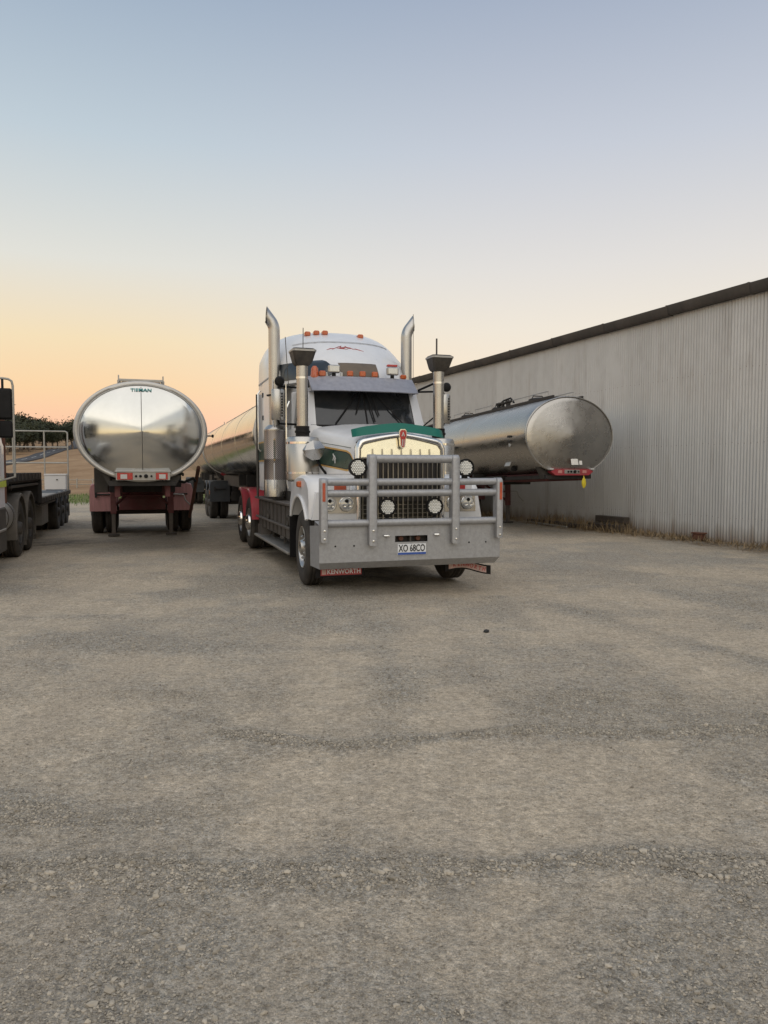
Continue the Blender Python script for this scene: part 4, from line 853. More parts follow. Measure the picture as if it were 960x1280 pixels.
for s_ in (-1, 1):
    side_patch(s_, .56, 2.08, lambda y: 1.545, lambda y: 1.552, .002, 'bonnet_seam', M('grey seam', (.32, .32, .33), .6))
    G().b2((s_ * (hw(1.9) + .002), 1.86, 1.62), (s_ * (hw(1.9) + .03), 1.94, 1.68)).build('bonnet_latch', black, tk)
# bonnet mirrors: faceted polished shells
for s_ in (-1,):
    g = G(); c = Vector((s_ * .98, 1.35, 1.885))
    top = [(-.11, 0, .085), (-.02, .01, .135), (.08, .01, .125), (.13, 0, .06)]; bot = [(.13, 0, -.05), (.07, 0, -.13), (-.03, 0, -.145), (-.13, 0, -.09)]
    rim = [(-.17, 0, .0)] + top + bot; rd = [(-.15, -.05, -.005), (-.02, -.10, .01), (.125, -.10, .03)]
    vs_ = [c + Vector(p) for p in rim] + [c + Vector(p) for p in rd] + [c + Vector((p[0] * .95, .07, p[2] * .95)) for p in rim]
    g.add(vs_, [(0, 9, 1), (1, 9, 10, 2), (2, 10, 3), (3, 10, 11, 4), (4, 11, 5), (5, 11, 10, 6), (6, 10, 7), (7, 10, 9, 8), (8, 9, 0)] + [(i, (i + 1) % 9, 12 + (i + 1) % 9, 12 + i) for i in range(9)] + [tuple(range(12, 21))[::-1]]).build('bonnet_mirror', steel, tk, ang=12)
    G().tube([c + Vector((.02, .05, -.1)), c + Vector((.12, .1, -.25)), c + Vector((.2, .1, -.35))], .018, 8).build('mirror_stalk', black, tk)
# cab
cw = .97
def cabring(z, y0, y1, w_, r=.1):
    p = []
    for cx_, cy_, a0 in ((w_ - r, y1 - r * .5, 0), (-w_ + r, y1 - r * .5, pi / 2), (-w_ + r, y0 + r, pi), (w_ - r, y0 + r, 3 * pi / 2)):
        for k in range(5): a = a0 + pi / 2 * k / 4; p.append((cx_ + r * cos(a), cy_ + r * (.5 if cy_ > 2.8 else 1) * sin(a), z))
    return p
G().loft([cabring(1.15, 2.10, 3.95, cw), cabring(1.3, 2.08, 3.95, cw + .01), cabring(2.24, 2.06, 3.95, cw), cabring(2.28, 2.08, 3.95, cw - .02)]).build('cab_body', white, tk, ang=40)
G().loft([cabring(2.83, 2.36, 3.55, .90), cabring(2.95, 2.36, 3.55, .90), cabring(3.03, 2.40, 3.55, .86), cabring(3.06, 2.5, 3.55, .75)]).build('cab_roof', white, tk, ang=50)
for s_ in (-1, 1):
    G().loft([[(s_ * (.79), 2.09, 2.27), (s_ * .965, 2.14, 2.27), (s_ * .965, 2.22, 2.27), (s_ * .79, 2.16, 2.27)], [(s_ * .77, 2.37, 2.86), (s_ * .90, 2.40, 2.86), (s_ * .90, 2.48, 2.86), (s_ * .77, 2.44, 2.86)]]).build('windscreen_pillar', white, tk)
    B((s_ * .90, 3.05, 2.25), (s_ * .965, 3.19, 2.86), 'rear_pillar', white)
    G().add([(s_ * .95, 2.16, 2.29), (s_ * .95, 3.06, 2.29), (s_ * .90, 3.06, 2.85), (s_ * .90, 2.42, 2.85), (s_ * .94, 2.16, 2.29), (s_ * .94, 3.06, 2.29), (s_ * .89, 3.06, 2.85), (s_ * .89, 2.42, 2.85)], [(0, 1, 2, 3), (4, 7, 6, 5), (0, 4, 5, 1), (2, 6, 7, 3), (1, 5, 6, 2), (0, 3, 7, 4)]).build('side_window', glassw, tk)
    dr = G().prism([(2.14, 1.22), (3.1, 1.22), (3.1, 2.26), (2.14, 2.26)], lambda y, z: (s_ * .985, y, z), lambda y, z: (s_ * .962, y, z)).build('door', white, tk)
    G().b2((s_ * .987, 2.9, 1.75), (s_ * 1.01, 3.04, 1.79)).build('handle', chrome, dr)
    G().tube([(s_ * 1.03, 3.14, 1.3), (s_ * 1.05, 3.14, 1.4), (s_ * 1.05, 3.14, 2.6), (s_ * 1.0, 3.14, 2.72)], .016, 8).build('grab_rail', chrome, tk)
# two-piece windscreen with wipers
def ws(x, t): return (x * (1 - .03 * t), 2.045 + .28 * t + .07 * (x / .86) ** 2, 2.275 + .565 * t)
for x0, x1 in ((-.80, -.012), (.012, .80)):
    rg = [[ws(x, t) for t in (0, .33, .66, 1)] + [(p[0], p[1] + .012, p[2]) for p in (ws(x, t) for t in (1, .66, .33, 0))] for x in np.linspace(x0, x1, 9)]
    G().loft(rg).build('windscreen', glass, tk, ang=50)
G().tube([(0, 2.035, 2.27), (0, 2.32, 2.85)], .012, 6).build('windscreen_divider', black, tk)
G().tube([tuple(np.array(ws(x, 0)) + (0, -.01, -.008)) for x in np.linspace(-.87, .87, 15)], .02, 8).build('windscreen_seal', black, tk)
for (xa, ta), (xb, tb) in (((-.07, 1), (-.50, .06)), ((-.03, 1), (-.16, .35)), ((.10, 1), (.20, .3)), ((.16, 1), (.58, .08)), ((.03, .98), (.12, .12))):
    a, b = np.array(ws(xa, ta)), np.array(ws(xb, tb)); G().tube([a + (0, -.03, 0), (a + b) / 2 + (0, -.045, 0), b + (0, -.03, 0)], .011, 6).build('wiper', black, tk)
B((-.75, 2.45, 2.15), (.75, 2.7, 2.40), 'dashboard', black)
# visor
rg = []
for x in np.linspace(-.85, .85, 17):
    q = (abs(x) / .85) ** 2.5; rg.append([(x, 1.99 + .12 * q, 2.80), (x, 2.28 + .14 * q, 3.045), (x, 2.30 + .14 * q, 3.04), (x, 2.01 + .12 * q, 2.79)])
G().loft(rg).build('sun_visor', visorm, tk, ang=50)
for s_ in (-1, 1): G().add([(s_ * .85, 2.11, 2.80), (s_ * .85, 2.42, 3.045), (s_ * .85, 2.45, 2.80), (s_ * .84, 2.11, 2.80), (s_ * .84, 2.42, 3.045), (s_ * .84, 2.45, 2.80)], [(0, 1, 2), (3, 5, 4), (0, 2, 5, 3), (1, 4, 5, 2), (0, 3, 4, 1)]).build('visor_end', visorm, tk)
# sleeper with high roof
def sring(z, inset=0):
    t = min(1, max(0, (z - 3.02) / .93)); lo = z < 3.0
    w_ = 1.21 - .02 * max(0, z - 3.3) - .03 * t ** 3 - inset; yb = 5.2 - .10 * t ** 3 - inset
    p = []
    for k in range(9):      # back edge with rounded corners, right to left
        a = -pi / 2 + pi * k / 8 if False else 0
    def front(u):
        if lo: return 3.86
        return 2.38 + 1.30 * t ** 1.45 + inset * 1.5 + (1.48 - .75 * t) * abs(u) ** 2.4
    us = np.sin(np.linspace(-pi / 2, pi / 2, 25))
    fr_ = [(w_ * u, front(u), z) for u in us]
    r = .09
    bk = [(w_, yb - r * 1.0, z), (w_ - r * .3, yb - r * .3, z), (w_ - r, yb, z), (0, yb, z), (-w_ + r, yb, z), (-w_ + r * .3, yb - r * .3, z), (-w_, yb - r, z)]
    return fr_ + bk
rings = [sring(z) for z in (1.24, 1.3, 2.9, 2.995)] + [sring(z) for z in (3.02, 3.12, 3.25, 3.4, 3.55, 3.68, 3.78)] + [sring(3.87, .02), sring(3.94, .06), sring(3.99, .14), sring(4.02, .28), sring(4.03, .5)]
# keep the crown: lower the rim towards the sides
rings = [[(x, y, z - (.24 * (abs(x) / 1.2) ** 5 * sm((z - 3.5) / .4) if z > 3.5 else 0)) for x, y, z in r] for r in rings]
sp = G().loft(rings).build('sleeper', white, tk, ang=45)
def roofpt(x, z, off=.006):
    t = min(1, max(0, (z - 3.02) / .93)); w_ = 1.21 - .02 * max(0, z - 3.3) - .03 * t ** 3; u = x / w_
    return (x, 2.38 + 1.30 * t ** 1.45 + (1.48 - .75 * t) * abs(u) ** 2.4 - off, z - (.24 * (abs(x) / 1.2) ** 5 * sm((z - 3.5) / .4) if z > 3.5 else 0))
def roof_patch(x0, x1, z0, z1, name, mat, off=.006, nx_=10, nz_=5, cut=None):
    vs = []; 
    for i in range(nx_ + 1):
        for j in range(nz_ + 1):
            x = x0 + (x1 - x0) * i / nx_; zz0, zz1 = (cut(x) if cut else (z0, z1)); z = zz0 + (zz1 - zz0) * j / nz_; vs.append(roofpt(x, z, off))
    k = nz_ + 1; n = len(vs); vs += [(x, y + .012 + off, z) for x, y, z in vs]
    fs = [(i * k + j, (i + 1) * k + j, (i + 1) * k + j + 1, i * k + j + 1) for i in range(nx_) for j in range(nz_)]
    edge = [i * k for i in range(nx_ + 1)] + [nx_ * k + j for j in range(1, k)] + [i * k + nz_ for i in range(nx_ - 1, -1, -1)] + [j for j in range(nz_ - 1, 0, -1)]
    fs += [(a, b, n + b, n + a) for a, b in zip(edge, edge[1:] + edge[:1])]
    return G().add(vs, fs).build(name, mat, tk, ang=60)
roof_patch(-1.08, -.37, 3.07, 3.36, 'roof_window', glassw, .008, 14, 5, lambda x: (3.07 + .10 * sm((x + .49) / .12), 3.36 - .14 * sm((x + .51) / .14)))
0 and roof_patch(.30, 1.05, 3.07, 3.36, 'roof_window', glassw, .008, 14, 5, lambda x: (3.07 + .10 * sm((.42 - x) / .12), 3.36 - .14 * sm((.44 - x) / .14)))
rec = roof_patch(-.31, .31, 3.07, 3.30, 'roof_recess', M('brown recess', (.13, .10, .07), .6, 0, .2, 5), .008, 8, 4)
for z_ in (3.715, 3.735): roof_patch(-.85, .8, z_, z_ + .006, 'roof_seam', M('grey seam', (.32, .32, .33), .6), .004, 26, 1)
sc = G()      # red scroll work on the roof cap
for P_ in ([(-.42, 3.50), (-.33, 3.53), (-.25, 3.525), (-.30, 3.51)], [(-.26, 3.53), (-.15, 3.57), (-.06, 3.60), (-.12, 3.55), (-.02, 3.54), (.03, 3.60), (.07, 3.55), (.14, 3.54)], [(-.10, 3.56), (0, 3.57), (.12, 3.56), (.20, 3.53)], [(.16, 3.53), (.25, 3.535), (.33, 3.51), (.42, 3.485)], [(-.18, 3.54), (-.08, 3.53), (.06, 3.52)]):
    sc.tube([roofpt(x * .72 - .10, 3.60 + (z - 3.55) * .8, .004) for x, z in P_], [.003] + [.0065] * (len(P_) - 2) + [.002], 6)
sc.build('roof_scroll', redflap, tk)
def rlamp(x, z, name='clearance_lamp', mat=orange, sz=(.10, .09, .065), dy=.03, parent=None):
    p = roofpt(x, z, 0); o = G().box((0, 0, 0), sz, .02).build(name, mat, parent or tk, (p[0], p[1] - dy, p[2] + .02)); B((p[0] - .05, p[1] - dy - .03, p[2] - .035), (p[0] + .05, p[1] + .05, p[2] - .01), 'lamp_base', black); return o
for x, z in ((-.56, 3.925), (-.41, 3.945), (-.27, 3.945), (.34, 3.90)):
    p = roofpt(x, min(z, 3.95), 0); G().box((0, 0, 0), (.10, .12, .075), .025).build('clearance_lamp', orange, tk, (x, p[1] + .06, z + .01))
# lamps standing on the visor edge
def vtop(x): q = (abs(x) / .85) ** 2.5; return 2.28 + .14 * q
for x in (-.20, .0, .20): G().box((x, vtop(x) + .05, 3.095), (.095, .06, .085), .015).build('amber_lamp', orange, tk)
G().lathe((-.74, vtop(-.7) + .05, 3.02), (0, 0, 1), [(0, .07), (.03, .07), (.05, .062), (.14, .055), (.18, .03), (.185, 0)], 18).build('beacon', orange, tk)
G().box((-.63, vtop(.6) + .03, 3.085), (.10, .07, .085), .015).build('amber_lamp', orange, tk)
G().box((.70, vtop(.75) + .04, 3.085), (.10, .07, .07), .015).build('amber_lamp', orange, tk)
for x in (-.45, .50):
    wl = G().box((x, vtop(x) + .05, 3.16), (.19, .08, .125), .02).build('work_lamp', steel, tk); G().box((x, vtop(x) + .008, 3.165), (.15, .006, .085), .002).build('lens', ledg, wl); G().b2((x - .03, vtop(x) + .04, 3.045), (x + .03, vtop(x) + .07, 3.10)).build('bracket', black, wl)
G().box((.50, vtop(.5) + .07, 3.25), (.17, .06, .035), .008).build('red_strip_lamp', redl, tk)
for x in (-.56, -.335): G().b2((x - .02, vtop(x) + .04, 3.04), (x + .02, vtop(x) + .08, 3.11)).build('lamp_plug', whitel, tk)
# sleeper sides
for s_ in (-1, 1):
    x = s_ * 1.211
    lk_ = G().prism([(3.35, 1.30), (5.05, 1.30), (5.05, 1.72), (3.35, 1.72)], lambda y, z: (x, y, z), lambda y, z: (x + s_ * .010, y, z)).build('locker_door', white, tk)
    G().b2((x + s_ * .010, 4.1, 1.44), (x + s_ * .022, 4.18, 1.6)).build('latch', black, lk_)
    G().prism([(3.30, 1.76), (5.15, 1.76), (5.15, 2.12), (3.30, 2.12)], lambda y, z: (x, y, z), lambda y, z: (x + s_ * .004, y, z)).build('gold_panel', gold, tk)
    G().prism([(3.30, 1.785), (5.15, 1.785), (5.15, 2.095), (3.30, 2.095)], lambda y, z: (x, y, z), lambda y, z: (x + s_ * .007, y, z)).build('green_panel', dgreen, tk)
    dr = G().prism([(3.45, 2.16), (4.6, 2.16), (4.6, 3.10), (3.45, 3.10)], lambda y, z: (x, y, z), lambda y, z: (x + s_ * .008, y, z)).build('sleeper_door', white, tk)
    for z in (2.5, 2.9): G().b2((x + s_ * .008, 4.5, z), (x + s_ * .02, 4.57, z + .08)).build('hinge', black, dr)
    G().tube([(x + s_ * .01, 4.85, 3.05), (x + s_ * .05, 4.85, 3.0), (x + s_ * .05, 4.85, 2.0), (x + s_ * .01, 4.85, 1.95)], .014, 8).build('grab_rail', chrome, tk)
    G().b2((x - s_ * .005, 3.6, 3.16), (x + s_ * .005, 5.1, 3.19), .002).build('side_seam', M('grey seam', (.32, .32, .33), .6), tk)
    G().tube([(s_ * 1.23, 5.22, 1.1), (s_ * 1.23, 5.22, 3.02)], .022, 8).build('rear_pole', darkm, tk)
# air cleaners with snorkels
for s_ in (-1, 1):
    x, y = s_ * 1.06, 1.80
    can = G().lathe((x, y, 1.44), (0, 0, 1), [(0, .20), (.03, .245), (.60, .245), (.64, .22), (.66, .10), (.67, .0)], 36).build('air_cleaner', steel, tk, ang=40)
    for z in (1.55, 1.98): G().lathe((x, y, z), (0, 0, 1), [(0, .243), (0, .249), (.03, .249), (.03, .243)], 36, False).build('strap', chrome, can)
    G().tube([(x, y, 2.16), (x, y, 2.92), (x, y, 3.115)], .083, 24).build('intake_pipe', steel, tk)
    G().lathe((x, y, 2.09), (0, 0, 1), [(0, .10), (.05, .10), (.055, .112), (.085, .112), (.09, .10), (.15, .10), (.15, .08)], 24).build('rubber_sleeve', black, tk)
    G().lathe((x, y, 2.92), (0, 0, 1), [(0, .083), (0, .089), (.03, .089), (.03, .083)], 24, False).build('pipe_clamp', chrome, tk)
    hd = []
    for z, hx, hy, dy in ((3.105, .085, .085, 0), (3.125, .11, .10, 0), (3.155, .13, .12, -.01), (3.285, .165, .16, -.03), (3.320, .17, .165, -.03), (3.345, .15, .14, -.02)):
        hd.append([(x + hx * sx, y + dy + hy * sy, z) for sx, sy in ((-.8, -1), (.8, -1), (1, -.8), (1, .8), (.8, 1), (-.8, 1), (-1, .8), (-1, -.8))])
    ih = G().loft(hd).build('intake_head', M('intake mesh', (.04, .036, .032), .55, .3, .3, 30, (DUST, .2, 8)), tk, ang=25)
    G().loft([[(x + .176 * sx, y - .03 + .172 * sy, z) for sx, sy in ((-.8, -1), (.8, -1), (1, -.8), (1, .8), (.8, 1), (-.8, 1), (-1, .8), (-1, -.8))] for z in (3.297, 3.323)]).build('head_rim', alu, ih)
    # stays to the cab
    G().tube([(x - s_ * .07, y, 2.93), (s_ * .88, 2.2, 2.86)], .018, 8).build('stay', black, tk)
    G().tube([(x - s_ * .06, y + .02, 2.42), (s_ * .95, 2.15, 2.30)], .012, 6).build('stay', black, tk)
    # mirrors
    mx0 = s_ * 1.34; my = 2.2
    mr_ = G().loft([[(mx0 + .10 * q * cos(a), my + .05 - .075 * q * sin(a), z) for a in np.linspace(0, pi, 13)] for z, q in ((2.35, .9), (2.37, 1), (2.79, 1), (2.81, .9))]).build('mirror', steel, tk)
    for k in range(9): G().b2((mx0 + .040, my - .022, 2.40 + k * .041), (mx0 + .062, my + .001, 2.425 + k * .041), .001).build('mirror_slot', black, mr_)
    G().lathe((mx0 + .02, my + .02, 2.925), (0, -1, 0), [(-.03, .03), (-.025, .07), (.02, .075), (.05, .05), (.06, .0)], 20).build('spot_mirror', black, mr_)
    G().tube([(s_ * .93, 2.45, 2.30), (mx0 - s_ * .02, my + .05, 2.30), (mx0, my + .05, 2.36)], .016, 8).build('mirror_arm', black, mr_); G().tube([(s_ * .93, 2.45, 2.86), (mx0 - s_ * .02, my + .05, 2.86), (mx0, my + .05, 2.80)], .016, 8).build('mirror_arm', black, mr_)
    G().tube([(mx0 - s_ * .12, my + .02, 2.25), (mx0 - s_ * .12, my + .02, 2.9)], .012, 8).build('mirror_post', chrome, mr_)
    # exhaust stack: shielded muffler, pipe, curved slash-cut tip
    ex, ey = s_ * 1.165, 3.6
    ms = G().lathe((0, 0, 1.16), (0, 0, 1), [(0, .16), (.005, .188), (.28, .188), (.285, .186)], 32).build('muffler_base', steel, tk, (ex, ey, 0))
    G().lathe((0, 0, 1.44), (0, 0, 1), [(0, .185), (.34, .185), (.35, .188), (.36, .185), (.82, .185)], 32, False).build('muffler_shield', perf, ms)
    G().lathe((0, 0, 2.26), (0, 0, 1), [(0, .188), (.02, .188), (.07, .15), (.10, .10)], 32, False).build('muffler_neck', steel, ms)
    P_ = [(ex, ey, 2.3), (ex, ey, 3.2), (ex, ey, 3.92)]; R_ = .22; bend = radians(38)
    for k in range(1, 9): a = bend * k / 8; P_.append((ex + s_ * R_ * (1 - cos(a)) * 1.2, ey + .04 * (1 - cos(a)), 3.92 + R_ * 1.2 * sin(a)))
    d_ = Vector((s_ * sin(bend), 0, cos(bend))); e_ = Vector(P_[-1])
    ep = G().tube(P_ + [tuple(e_ + d_ * .05)], .096, 24, False)
    # slash cut end: stretch the last ring along the pipe on its upper side
    m = len(ep.v); 
    for i in range(m - 24, m):
        v = Vector(ep.v[i]); q = v - (e_ + d_ * .05); up = q.dot(Vector((-s_ * cos(bend), 0, sin(bend)))); ep.v[i] = tuple(v + d_ * (.06 + up * 1.15))
    ep.build('exhaust_pipe', steel, tk, ang=60)
    ins = G().tube([P_[-3], P_[-2], P_[-1], tuple(e_ + d_ * .04)], .089, 20, True).build('exhaust_bore', black, tk)
    G().lathe((ex, ey, 2.84), (0, 0, 1), [(0, .095), (.0, .135), (.02, .135), (.02, .095)], 24, False).build('exhaust_clamp', black, tk)
# aerials
for (x, y, z0, z1, r, dx) in ((-1.10, 2.65, 2.85, 3.66, .006, -.05), (-.98, 2.15, 3.0, 3.72, .006, .01), (1.06, 2.95, 3.0, 4.2, .0045, 0), (1.05, 1.86, 3.32, 3.62, .013, 0)):
    G().tube([(x, y, z0), (x + dx, y, z1)], r, 6).build('aerial', darkm, tk)
# chassis, steps, tool boxes
for s_ in (-1, 1):
    B((s_ * .38, .55, .74), (s_ * .47, 9.1, 1.02), 'chassis_rail', blackp)
    bx = B((s_ * .55, 2.25, .52), (s_ * 1.14, 5.72, 1.06), 'side_tank_box', boxm, .03)
    for k in range(9):
        y = 2.36 + k * .40; G().b2((s_ * 1.14, y, .54), (s_ * 1.155, y + .05, 1.03)).build('rib', darkm, bx)
    for y in (2.5, 4.4): G().lathe((s_ * 1.135, y, .82), (s_, 0, 0), [(0, .09), (.03, .09), (.035, .06), (.012, .055), (.012, 0)], 20).build('filler_cap', darkm, bx)
    B((s_ * .9, 2.15, 1.06), (s_ * 1.21, 5.78, 1.10), 'top_ledge', boxm); B((s_ * .9, 2.2, .70), (s_ * 1.20, 5.75, .735), 'mid_ledge', boxm)
    st_ = B((s_ * .92, 2.15, .33), (s_ * 1.23, 5.78, .375), 'step', alu, .012)
    for y in (2.4, 3.6, 4.8, 5.6): G().b2((s_ * .98, y, .36), (s_ * 1.02, y + .05, .56)).build('step_hanger', darkm, st_)
    B((s_ * .3, 3.2, .95), (s_ * 1.0, 5.15, 1.26), 'sleeper_base', blackp)
    B((s_ * .95, 5.35, .30), (s_ * 1.16, 5.75, .56), 'step_end', boxm)
    # front axle
    G().tube([(s_ * .2, 1.32, .50), (s_ * 1.0, 1.32, .53)], .06, 10).build('front_axle', darkm, tk)
    wheel(tk, s_, 1.19, 1.32, .53, 'alloy', False, radians(-2))
    B((s_ * .62, 2.10, .30), (s_ * 1.2, 2.125, .95), 'front_mudflap', black)
    for i, ya in enumerate((6.62, 8.0)):
        wheel(tk, s_, 1.235, ya, .53, 'drive')
        guard(tk, s_, .64, 1.245, ya, .53, .70, 80, 172, red, 'drive_mudguard')
        G().lathe((s_ * 1.235 - s_ * .05, ya, .53), (s_, 0, 0), [(0, .17), (.06, .16), (.10, .10), (.11, 0)], 24, False).build('hub_cover', chrome, tk)
        if s_ > 0: G().tube([(-1, ya, .53), (1, ya, .53)], .10, 12).build('drive_axle', darkm, tk)
    B((s_ * .64, 6.66, 1.215), (s_ * 1.24, 7.4, 1.228), 'guard_top', red)
B((-.45, 6.0, 1.02), (.45, 8.4, 1.16), 'fifth_wheel', darkm); B((-.4, .8, .35), (.4, 2.0, .75), 'sump', blackp); B((-.9, 2.2, .9), (.9, 5.1, 1.16), 'cab_floor', blackp)  # sump is a dark block that also keeps light from passing underneath
G().lathe((0, 2.6, .62), (0, 1, 0), [(0, .2), (3.0, .2)], 16).build('transmission', blackp, tk)

# ------------------------------------------------------------------ the tankers it pulls
def TF(x, y): a = radians(TDEG); return (TP0[0] + x * cos(a) - y * sin(a), TP0[1] + x * sin(a) + y * cos(a), 0)
dkg = M('dark guard plastic', (.03, .037, .045), .5, 0, .2, 6, (DUST, .12, 4))
t1 = tanker('polished tanker coupled behind the white truck, dark mudguards', TF(0, 5.75), radians(TDEG), 13.2, [11.0, 12.3], polish, polish2, dkg, style='coupled', legs=0)
G().b2((-1.255, 10.35, .82), (-1.245, 10.42, .95), .003).build('side_marker', orange, t1)
t2 = tanker('rearmost polished tanker, last of the coupled pair behind the white truck', TF(0, 19.6), radians(TDEG), 12.0, [8.6, 9.9, 11.2], polish, polish2, dkg, style='coupled', legs=0)

# ------------------------------------------------------------------ parked truck and drop deck trailer at the left edge (frame: x = 0 on the centre line, camera at y = 0)
LX = -3.32
lk = thing('parked_truck', 'white parked truck cut off by the left edge, black mirrors', 'truck', F(LX, 0, 18), ROTL)
def LB(a, b, name, mat, bev=.01, parent=None): return G().b2(a, b, bev).build(name, mat, parent or lk)
for s_ in (-1, 1):
    LB((s_ * .38, 10.9, .72), (s_ * .47, 17.6, 1.0), 'chassis_rail', blackp)
    for ya in (15.35, 16.65):
        wheel(lk, s_, 1.21, ya, .53, 'dark'); guard(lk, s_, .62, 1.235, ya,   .53, .66, -25, 195, M('grimy grey guard', (.10, .09, .078), .7, 0, .2, 6, (DUST, .35, 4)), 'drive_mudguard')
        G().b2((s_ * .64, ya + .60, .16), (s_ * 1.22, ya + .615, .45)).build('mudflap', M('grimy grey guard', (.1, .1, .1)), lk)
        if s_ > 0: G().tube([(-1, ya, .53), (1, ya, .53)], .1, 10).build('drive_axle', darkm, lk)
    wheel(lk, s_, 1.2, 11.35, .53, 'alloy', False)
    ft = G().lathe((s_ * .92, 13.75, .80), (0, 1, 0), [(0, .0), (.001, .26), (.02, .29), (1.0, .29), (1.02, .26), (1.021, 0)], 28).build('fuel_tank', alu, lk, ang=40)
    for y in (13.95, 14.5): G().lathe((s_ * .92, y, .80), (0, 1, 0), [(0, .289), (0, .297), (.06, .297), (.06, .289)], 28, False).build('tank_strap', darkm, ft)
    LB((s_ * .7, 12.5, .28), (s_ * 1.22, 13.70, 1.0), 'step_box', darkm, .02)
    LB((s_ * .85, 12.55, .62), (s_ * 1.24, 13.6, .66), 'step', alu)
    LB((s_ * 1.2, 13.0, 1.33), (s_ * 1.228, 13.74, 1.46), 'reflective_strip', yellowg, .002)
    fd = [(1.32 * 0 + 11.35 + .66 * cos(a), .55 + .66 * sin(a)) for a in np.linspace(.2, pi - .2, 16)]
    G().prism([(10.62, .8), (10.66, 1.25), (10.9, 1.42), (11.9, 1.42), (12.12, 1.25), (12.15, .8)] + fd, lambda y, z: (s_ * .62, y, z), lambda y, z: (s_ * 1.2, y, z)).build('front_wing', white, lk)
    # mirrors on a long pipe loop
    xm = s_ * 1.49; ym = 12.85
    lp_ = G().tube([(s_ * 1.1, ym, 3.0), (s_ * 1.35, ym, 3.01), (xm - s_ * .06, ym, 3.0), (xm - s_ * .015, ym, 2.97), (xm, ym, 2.9), (xm, ym, 2.0), (xm, ym, 1.5), (s_ * 1.2, ym, 1.42)], .018, 10).build('mirror_loop', galv, lk)
    LB((xm - s_ * .26, ym - .04, 2.38), (xm - s_ * .005, ym + .10, 2.86), 'mirror', black, .035); LB((xm - s_ * .24, ym - .04, 2.10), (xm - s_ * .01, ym + .08, 2.36), 'wide_mirror', black, .035)
    LB((xm - s_ * .16, ym - .02, 2.84), (xm - s_ * .13, ym + .04, 3.0), 'mirror_clamp', black)
    G().tube([(s_ * 1.13, 13.95, 1.05), (s_ * 1.13, 13.95, 2.1), (s_ * 1.13, 13.95, 2.75)], .07, 14).build('exhaust_stack', rust, lk)
G().loft([[(x * w_, y, z) for x, y in ((-1, y0), (1, y0), (1, 13.75), (-1, 13.75))] for z, w_, y0 in ((1.0, 1.2, 12.2), (2.0, 1.2, 12.2), (2.05, 1.18, 12.22), (2.8, 1.08, 12.55), (3.0, 1.0, 12.7))]).build('cab', white, lk, ang=30)
G().add([(-1.05, 12.185, 2.1), (1.05, 12.185, 2.1), (.98, 12.50, 2.75), (-.98, 12.50, 2.75), (-1.05, 12.23, 2.1), (1.05, 12.23, 2.1), (.98, 12.56, 2.75), (-.98, 12.56, 2.75)], [(0, 1, 2, 3), (4, 7, 6, 5), (0, 4, 5, 1), (1, 5, 6, 2), (2, 6, 7, 3), (3, 7, 4, 0)]).build('windscreen', glass, lk)
for s_ in (-1, 1):
    G().prism([(12.45, 2.05), (13.45, 2.05), (13.45, 2.7), (12.75, 2.7)], lambda y, z: (s_ * (1.20 - .13 * (z - 2.0)), y, z), lambda y, z: (s_ * (1.17 - .13 * (z - 2.0)), y, z)).build('side_window', glassw, lk)
    G().prism([(12.4, 1.15), (13.5, 1.15), (13.5, 2.0), (12.4, 2.0)], lambda y, z: (s_ * 1.203, y, z), lambda y, z: (s_ * 1.19, y, z)).build('door', white, lk)
G().loft([[(-w_, y, .9), (w_, y, .9), (w_, y, z_), (w_ * .8, y, z_ + .1), (-w_ * .8, y, z_ + .1), (-w_, y, z_)] for y, w_, z_ in ((10.6, .62, 1.6), (11.5, .72, 1.8), (12.25, .85, 1.95))]).build('bonnet', white, lk, ang=30)
LB((-.55, 10.56, .95), (.55, 10.6, 1.62), 'grille', wiregrille); LB((-1.22, 10.35, .38), (1.22, 10.55, .85), 'bumper', steel, .03)
LB((-.45, 15.2, 1.0), (.45, 16.9, 1.12), 'fifth_wheel', darkm)
LB((-.9, 12.3, .6), (.9, 13.7, 1.0), 'cab_floor', blackp)

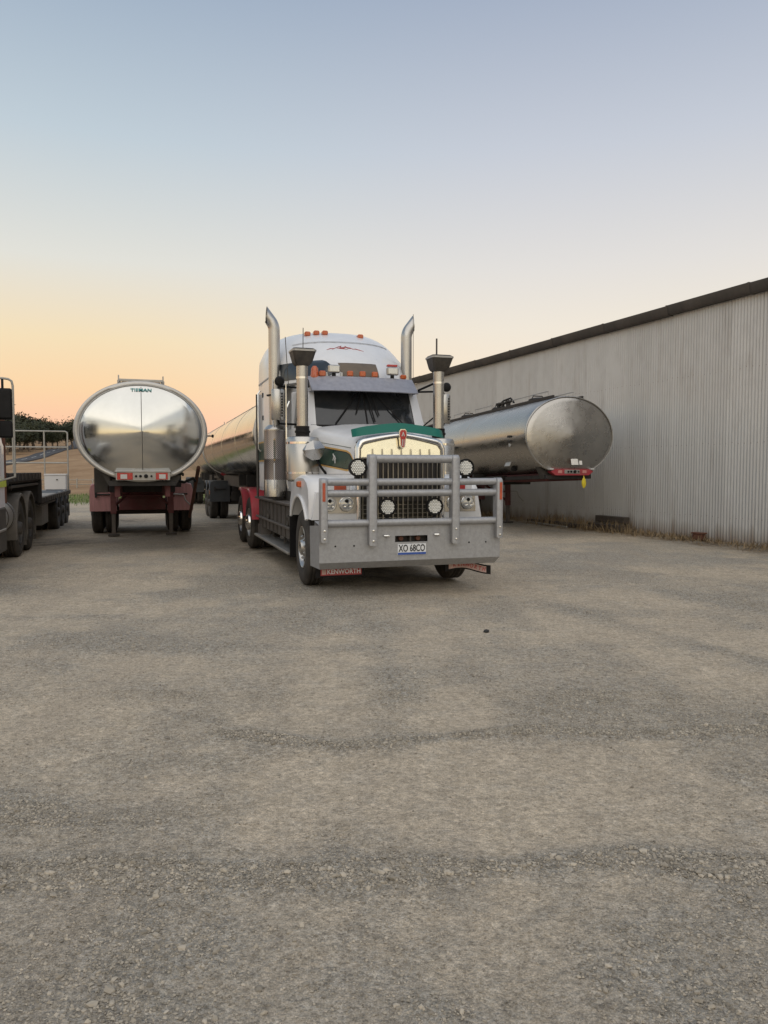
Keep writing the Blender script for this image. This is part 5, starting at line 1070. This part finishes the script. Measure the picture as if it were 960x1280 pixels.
fb = thing('flatbed_trailer', 'black drop deck flatbed trailer with a pipe gate at its rear, left edge', 'trailer', F(LX, 0, 18), ROTL)
def FB(a, b, name, mat, bev=.008, parent=None): return G().b2(a, b, bev).build(name, mat, parent or fb)
FB((-1.16, 14.05, 1.36), (1.16, 18.5, 1.50), 'gooseneck', blackp); FB((-1.21, 14.0, 1.34), (1.21, 14.1, 1.56), 'front_beam', blackp)
for s_ in (-1, 1):
    FB((s_ * 1.16, 14.1, 1.40), (s_ * 1.22, 18.52, 1.555), 'upper_side_rail', blackp)
    for k in range(8): FB((s_ * 1.22, 14.5 + k * .5, 1.42), (s_ * 1.235, 14.56 + k * .5, 1.54), 'rope_hook', darkm, .003)
    FB((s_ * 1.12, 14.6, 1.28), (s_ * 1.18, 18.3, 1.33), 'lower_flange', darkm)
    FB((s_ * 1.14, 18.42, .86), (s_ * 1.22, 18.56, 1.40), 'drop_post', blackp)
    FB((s_ * 1.16, 18.56, .86), (s_ * 1.22, 26.0, .985), 'lower_side_rail', blackp)
    for k in range(14): FB((s_ * 1.22, 18.9 + k * .5, .87), (s_ * 1.235, 18.96 + k * .5, .97), 'rope_hook', darkm, .003)
    FB((s_ * .40, 18.4, .66), (s_ * .52, 26.0, .93), 'chassis_rail', blackp)
    FB((s_ * 1.10, 18.5, .78), (s_ * 1.17, 26.0, .83), 'lower_flange', darkm)
    for ya in (22.4, 23.7, 25.0):
        wheel(fb, s_, 1.2, ya, .47, 'dark'); guard(fb, s_, .62, 1.21, ya, .44, .58, 30, 150, dkg)
        G().b2((s_ * .64, ya + .58, .18), (s_ * 1.21, ya + .595, .62)).build('mudflap', dkg, fb)
        if s_ > 0: G().tube([(-1, ya, .47), (1, ya, .47)], .07, 8).build('axle', darkm, fb)
    FB((s_ * .66, 19.3, .30), (s_ * 1.12, 20.6, .84), 'tool_box', M('grey tool box', (.19, .185, .18), .55, .3, .2, 5, (DUST, .4, 4)), .015)
    FB((s_ * .62, 17.5, .15), (s_ * .74, 17.62, 1.36), 'landing_leg', darkm)
FB((-1.16, 18.46, .90), (1.16, 18.52, 1.38), 'drop_panel', blackp)
FB((-1.16, 25.94, .80), (1.16, 26.02, .985), 'rear_beam', blackp)
upb = G().b2((-1.155, 0, 1.502), (1.155, .185, 1.54), .006).mesh('deck_board', deckw); lob = G().b2((-1.155, 0, .95), (1.155, .185, .99), .006).mesh('deck_board', deckw)
for k in range(23): link('deck_board', upb, fb, (0, 14.12 + k * .19, random.uniform(-.003, .003)))
for k in range(38): link('deck_board', lob, fb, (0, 18.6 + k * .193, random.uniform(-.003, .003)))
yg = 25.85
def gp(pts, name='gate_pipe'): return G().tube(pts, .024, 10).build(name, galv, fb)
gp([(-1.17, yg, .98), (-1.17, yg, 2.74), (-1.16, yg, 2.80), (-1.11, yg, 2.83), (1.11, yg, 2.83), (1.16, yg, 2.80), (1.17, yg, 2.74), (1.17, yg, .98)], 'gate_frame')
for x in (-.40, .49): gp([(x, yg, .98), (x, yg, 2.82)])
for z in (2.33, 1.84): gp([(-1.16, yg, z), (1.16, yg, z)])
# white box standing on the deck
wb = thing('white_box', 'white plastic box standing on the rear of the flatbed deck', 'box', F(LX + .84, 25.55, 18)[:2] + (.993,), ROTL)
G().box((0, 0, .23), (.62, .46, .45), .02).build('body', crate, wb); G().box((0, 0, .475), (.65, .49, .05), .015).build('lid', crate, wb); G().box((.05, -.245, .32), (.05, .02, .03)).build('latch', black, wb)
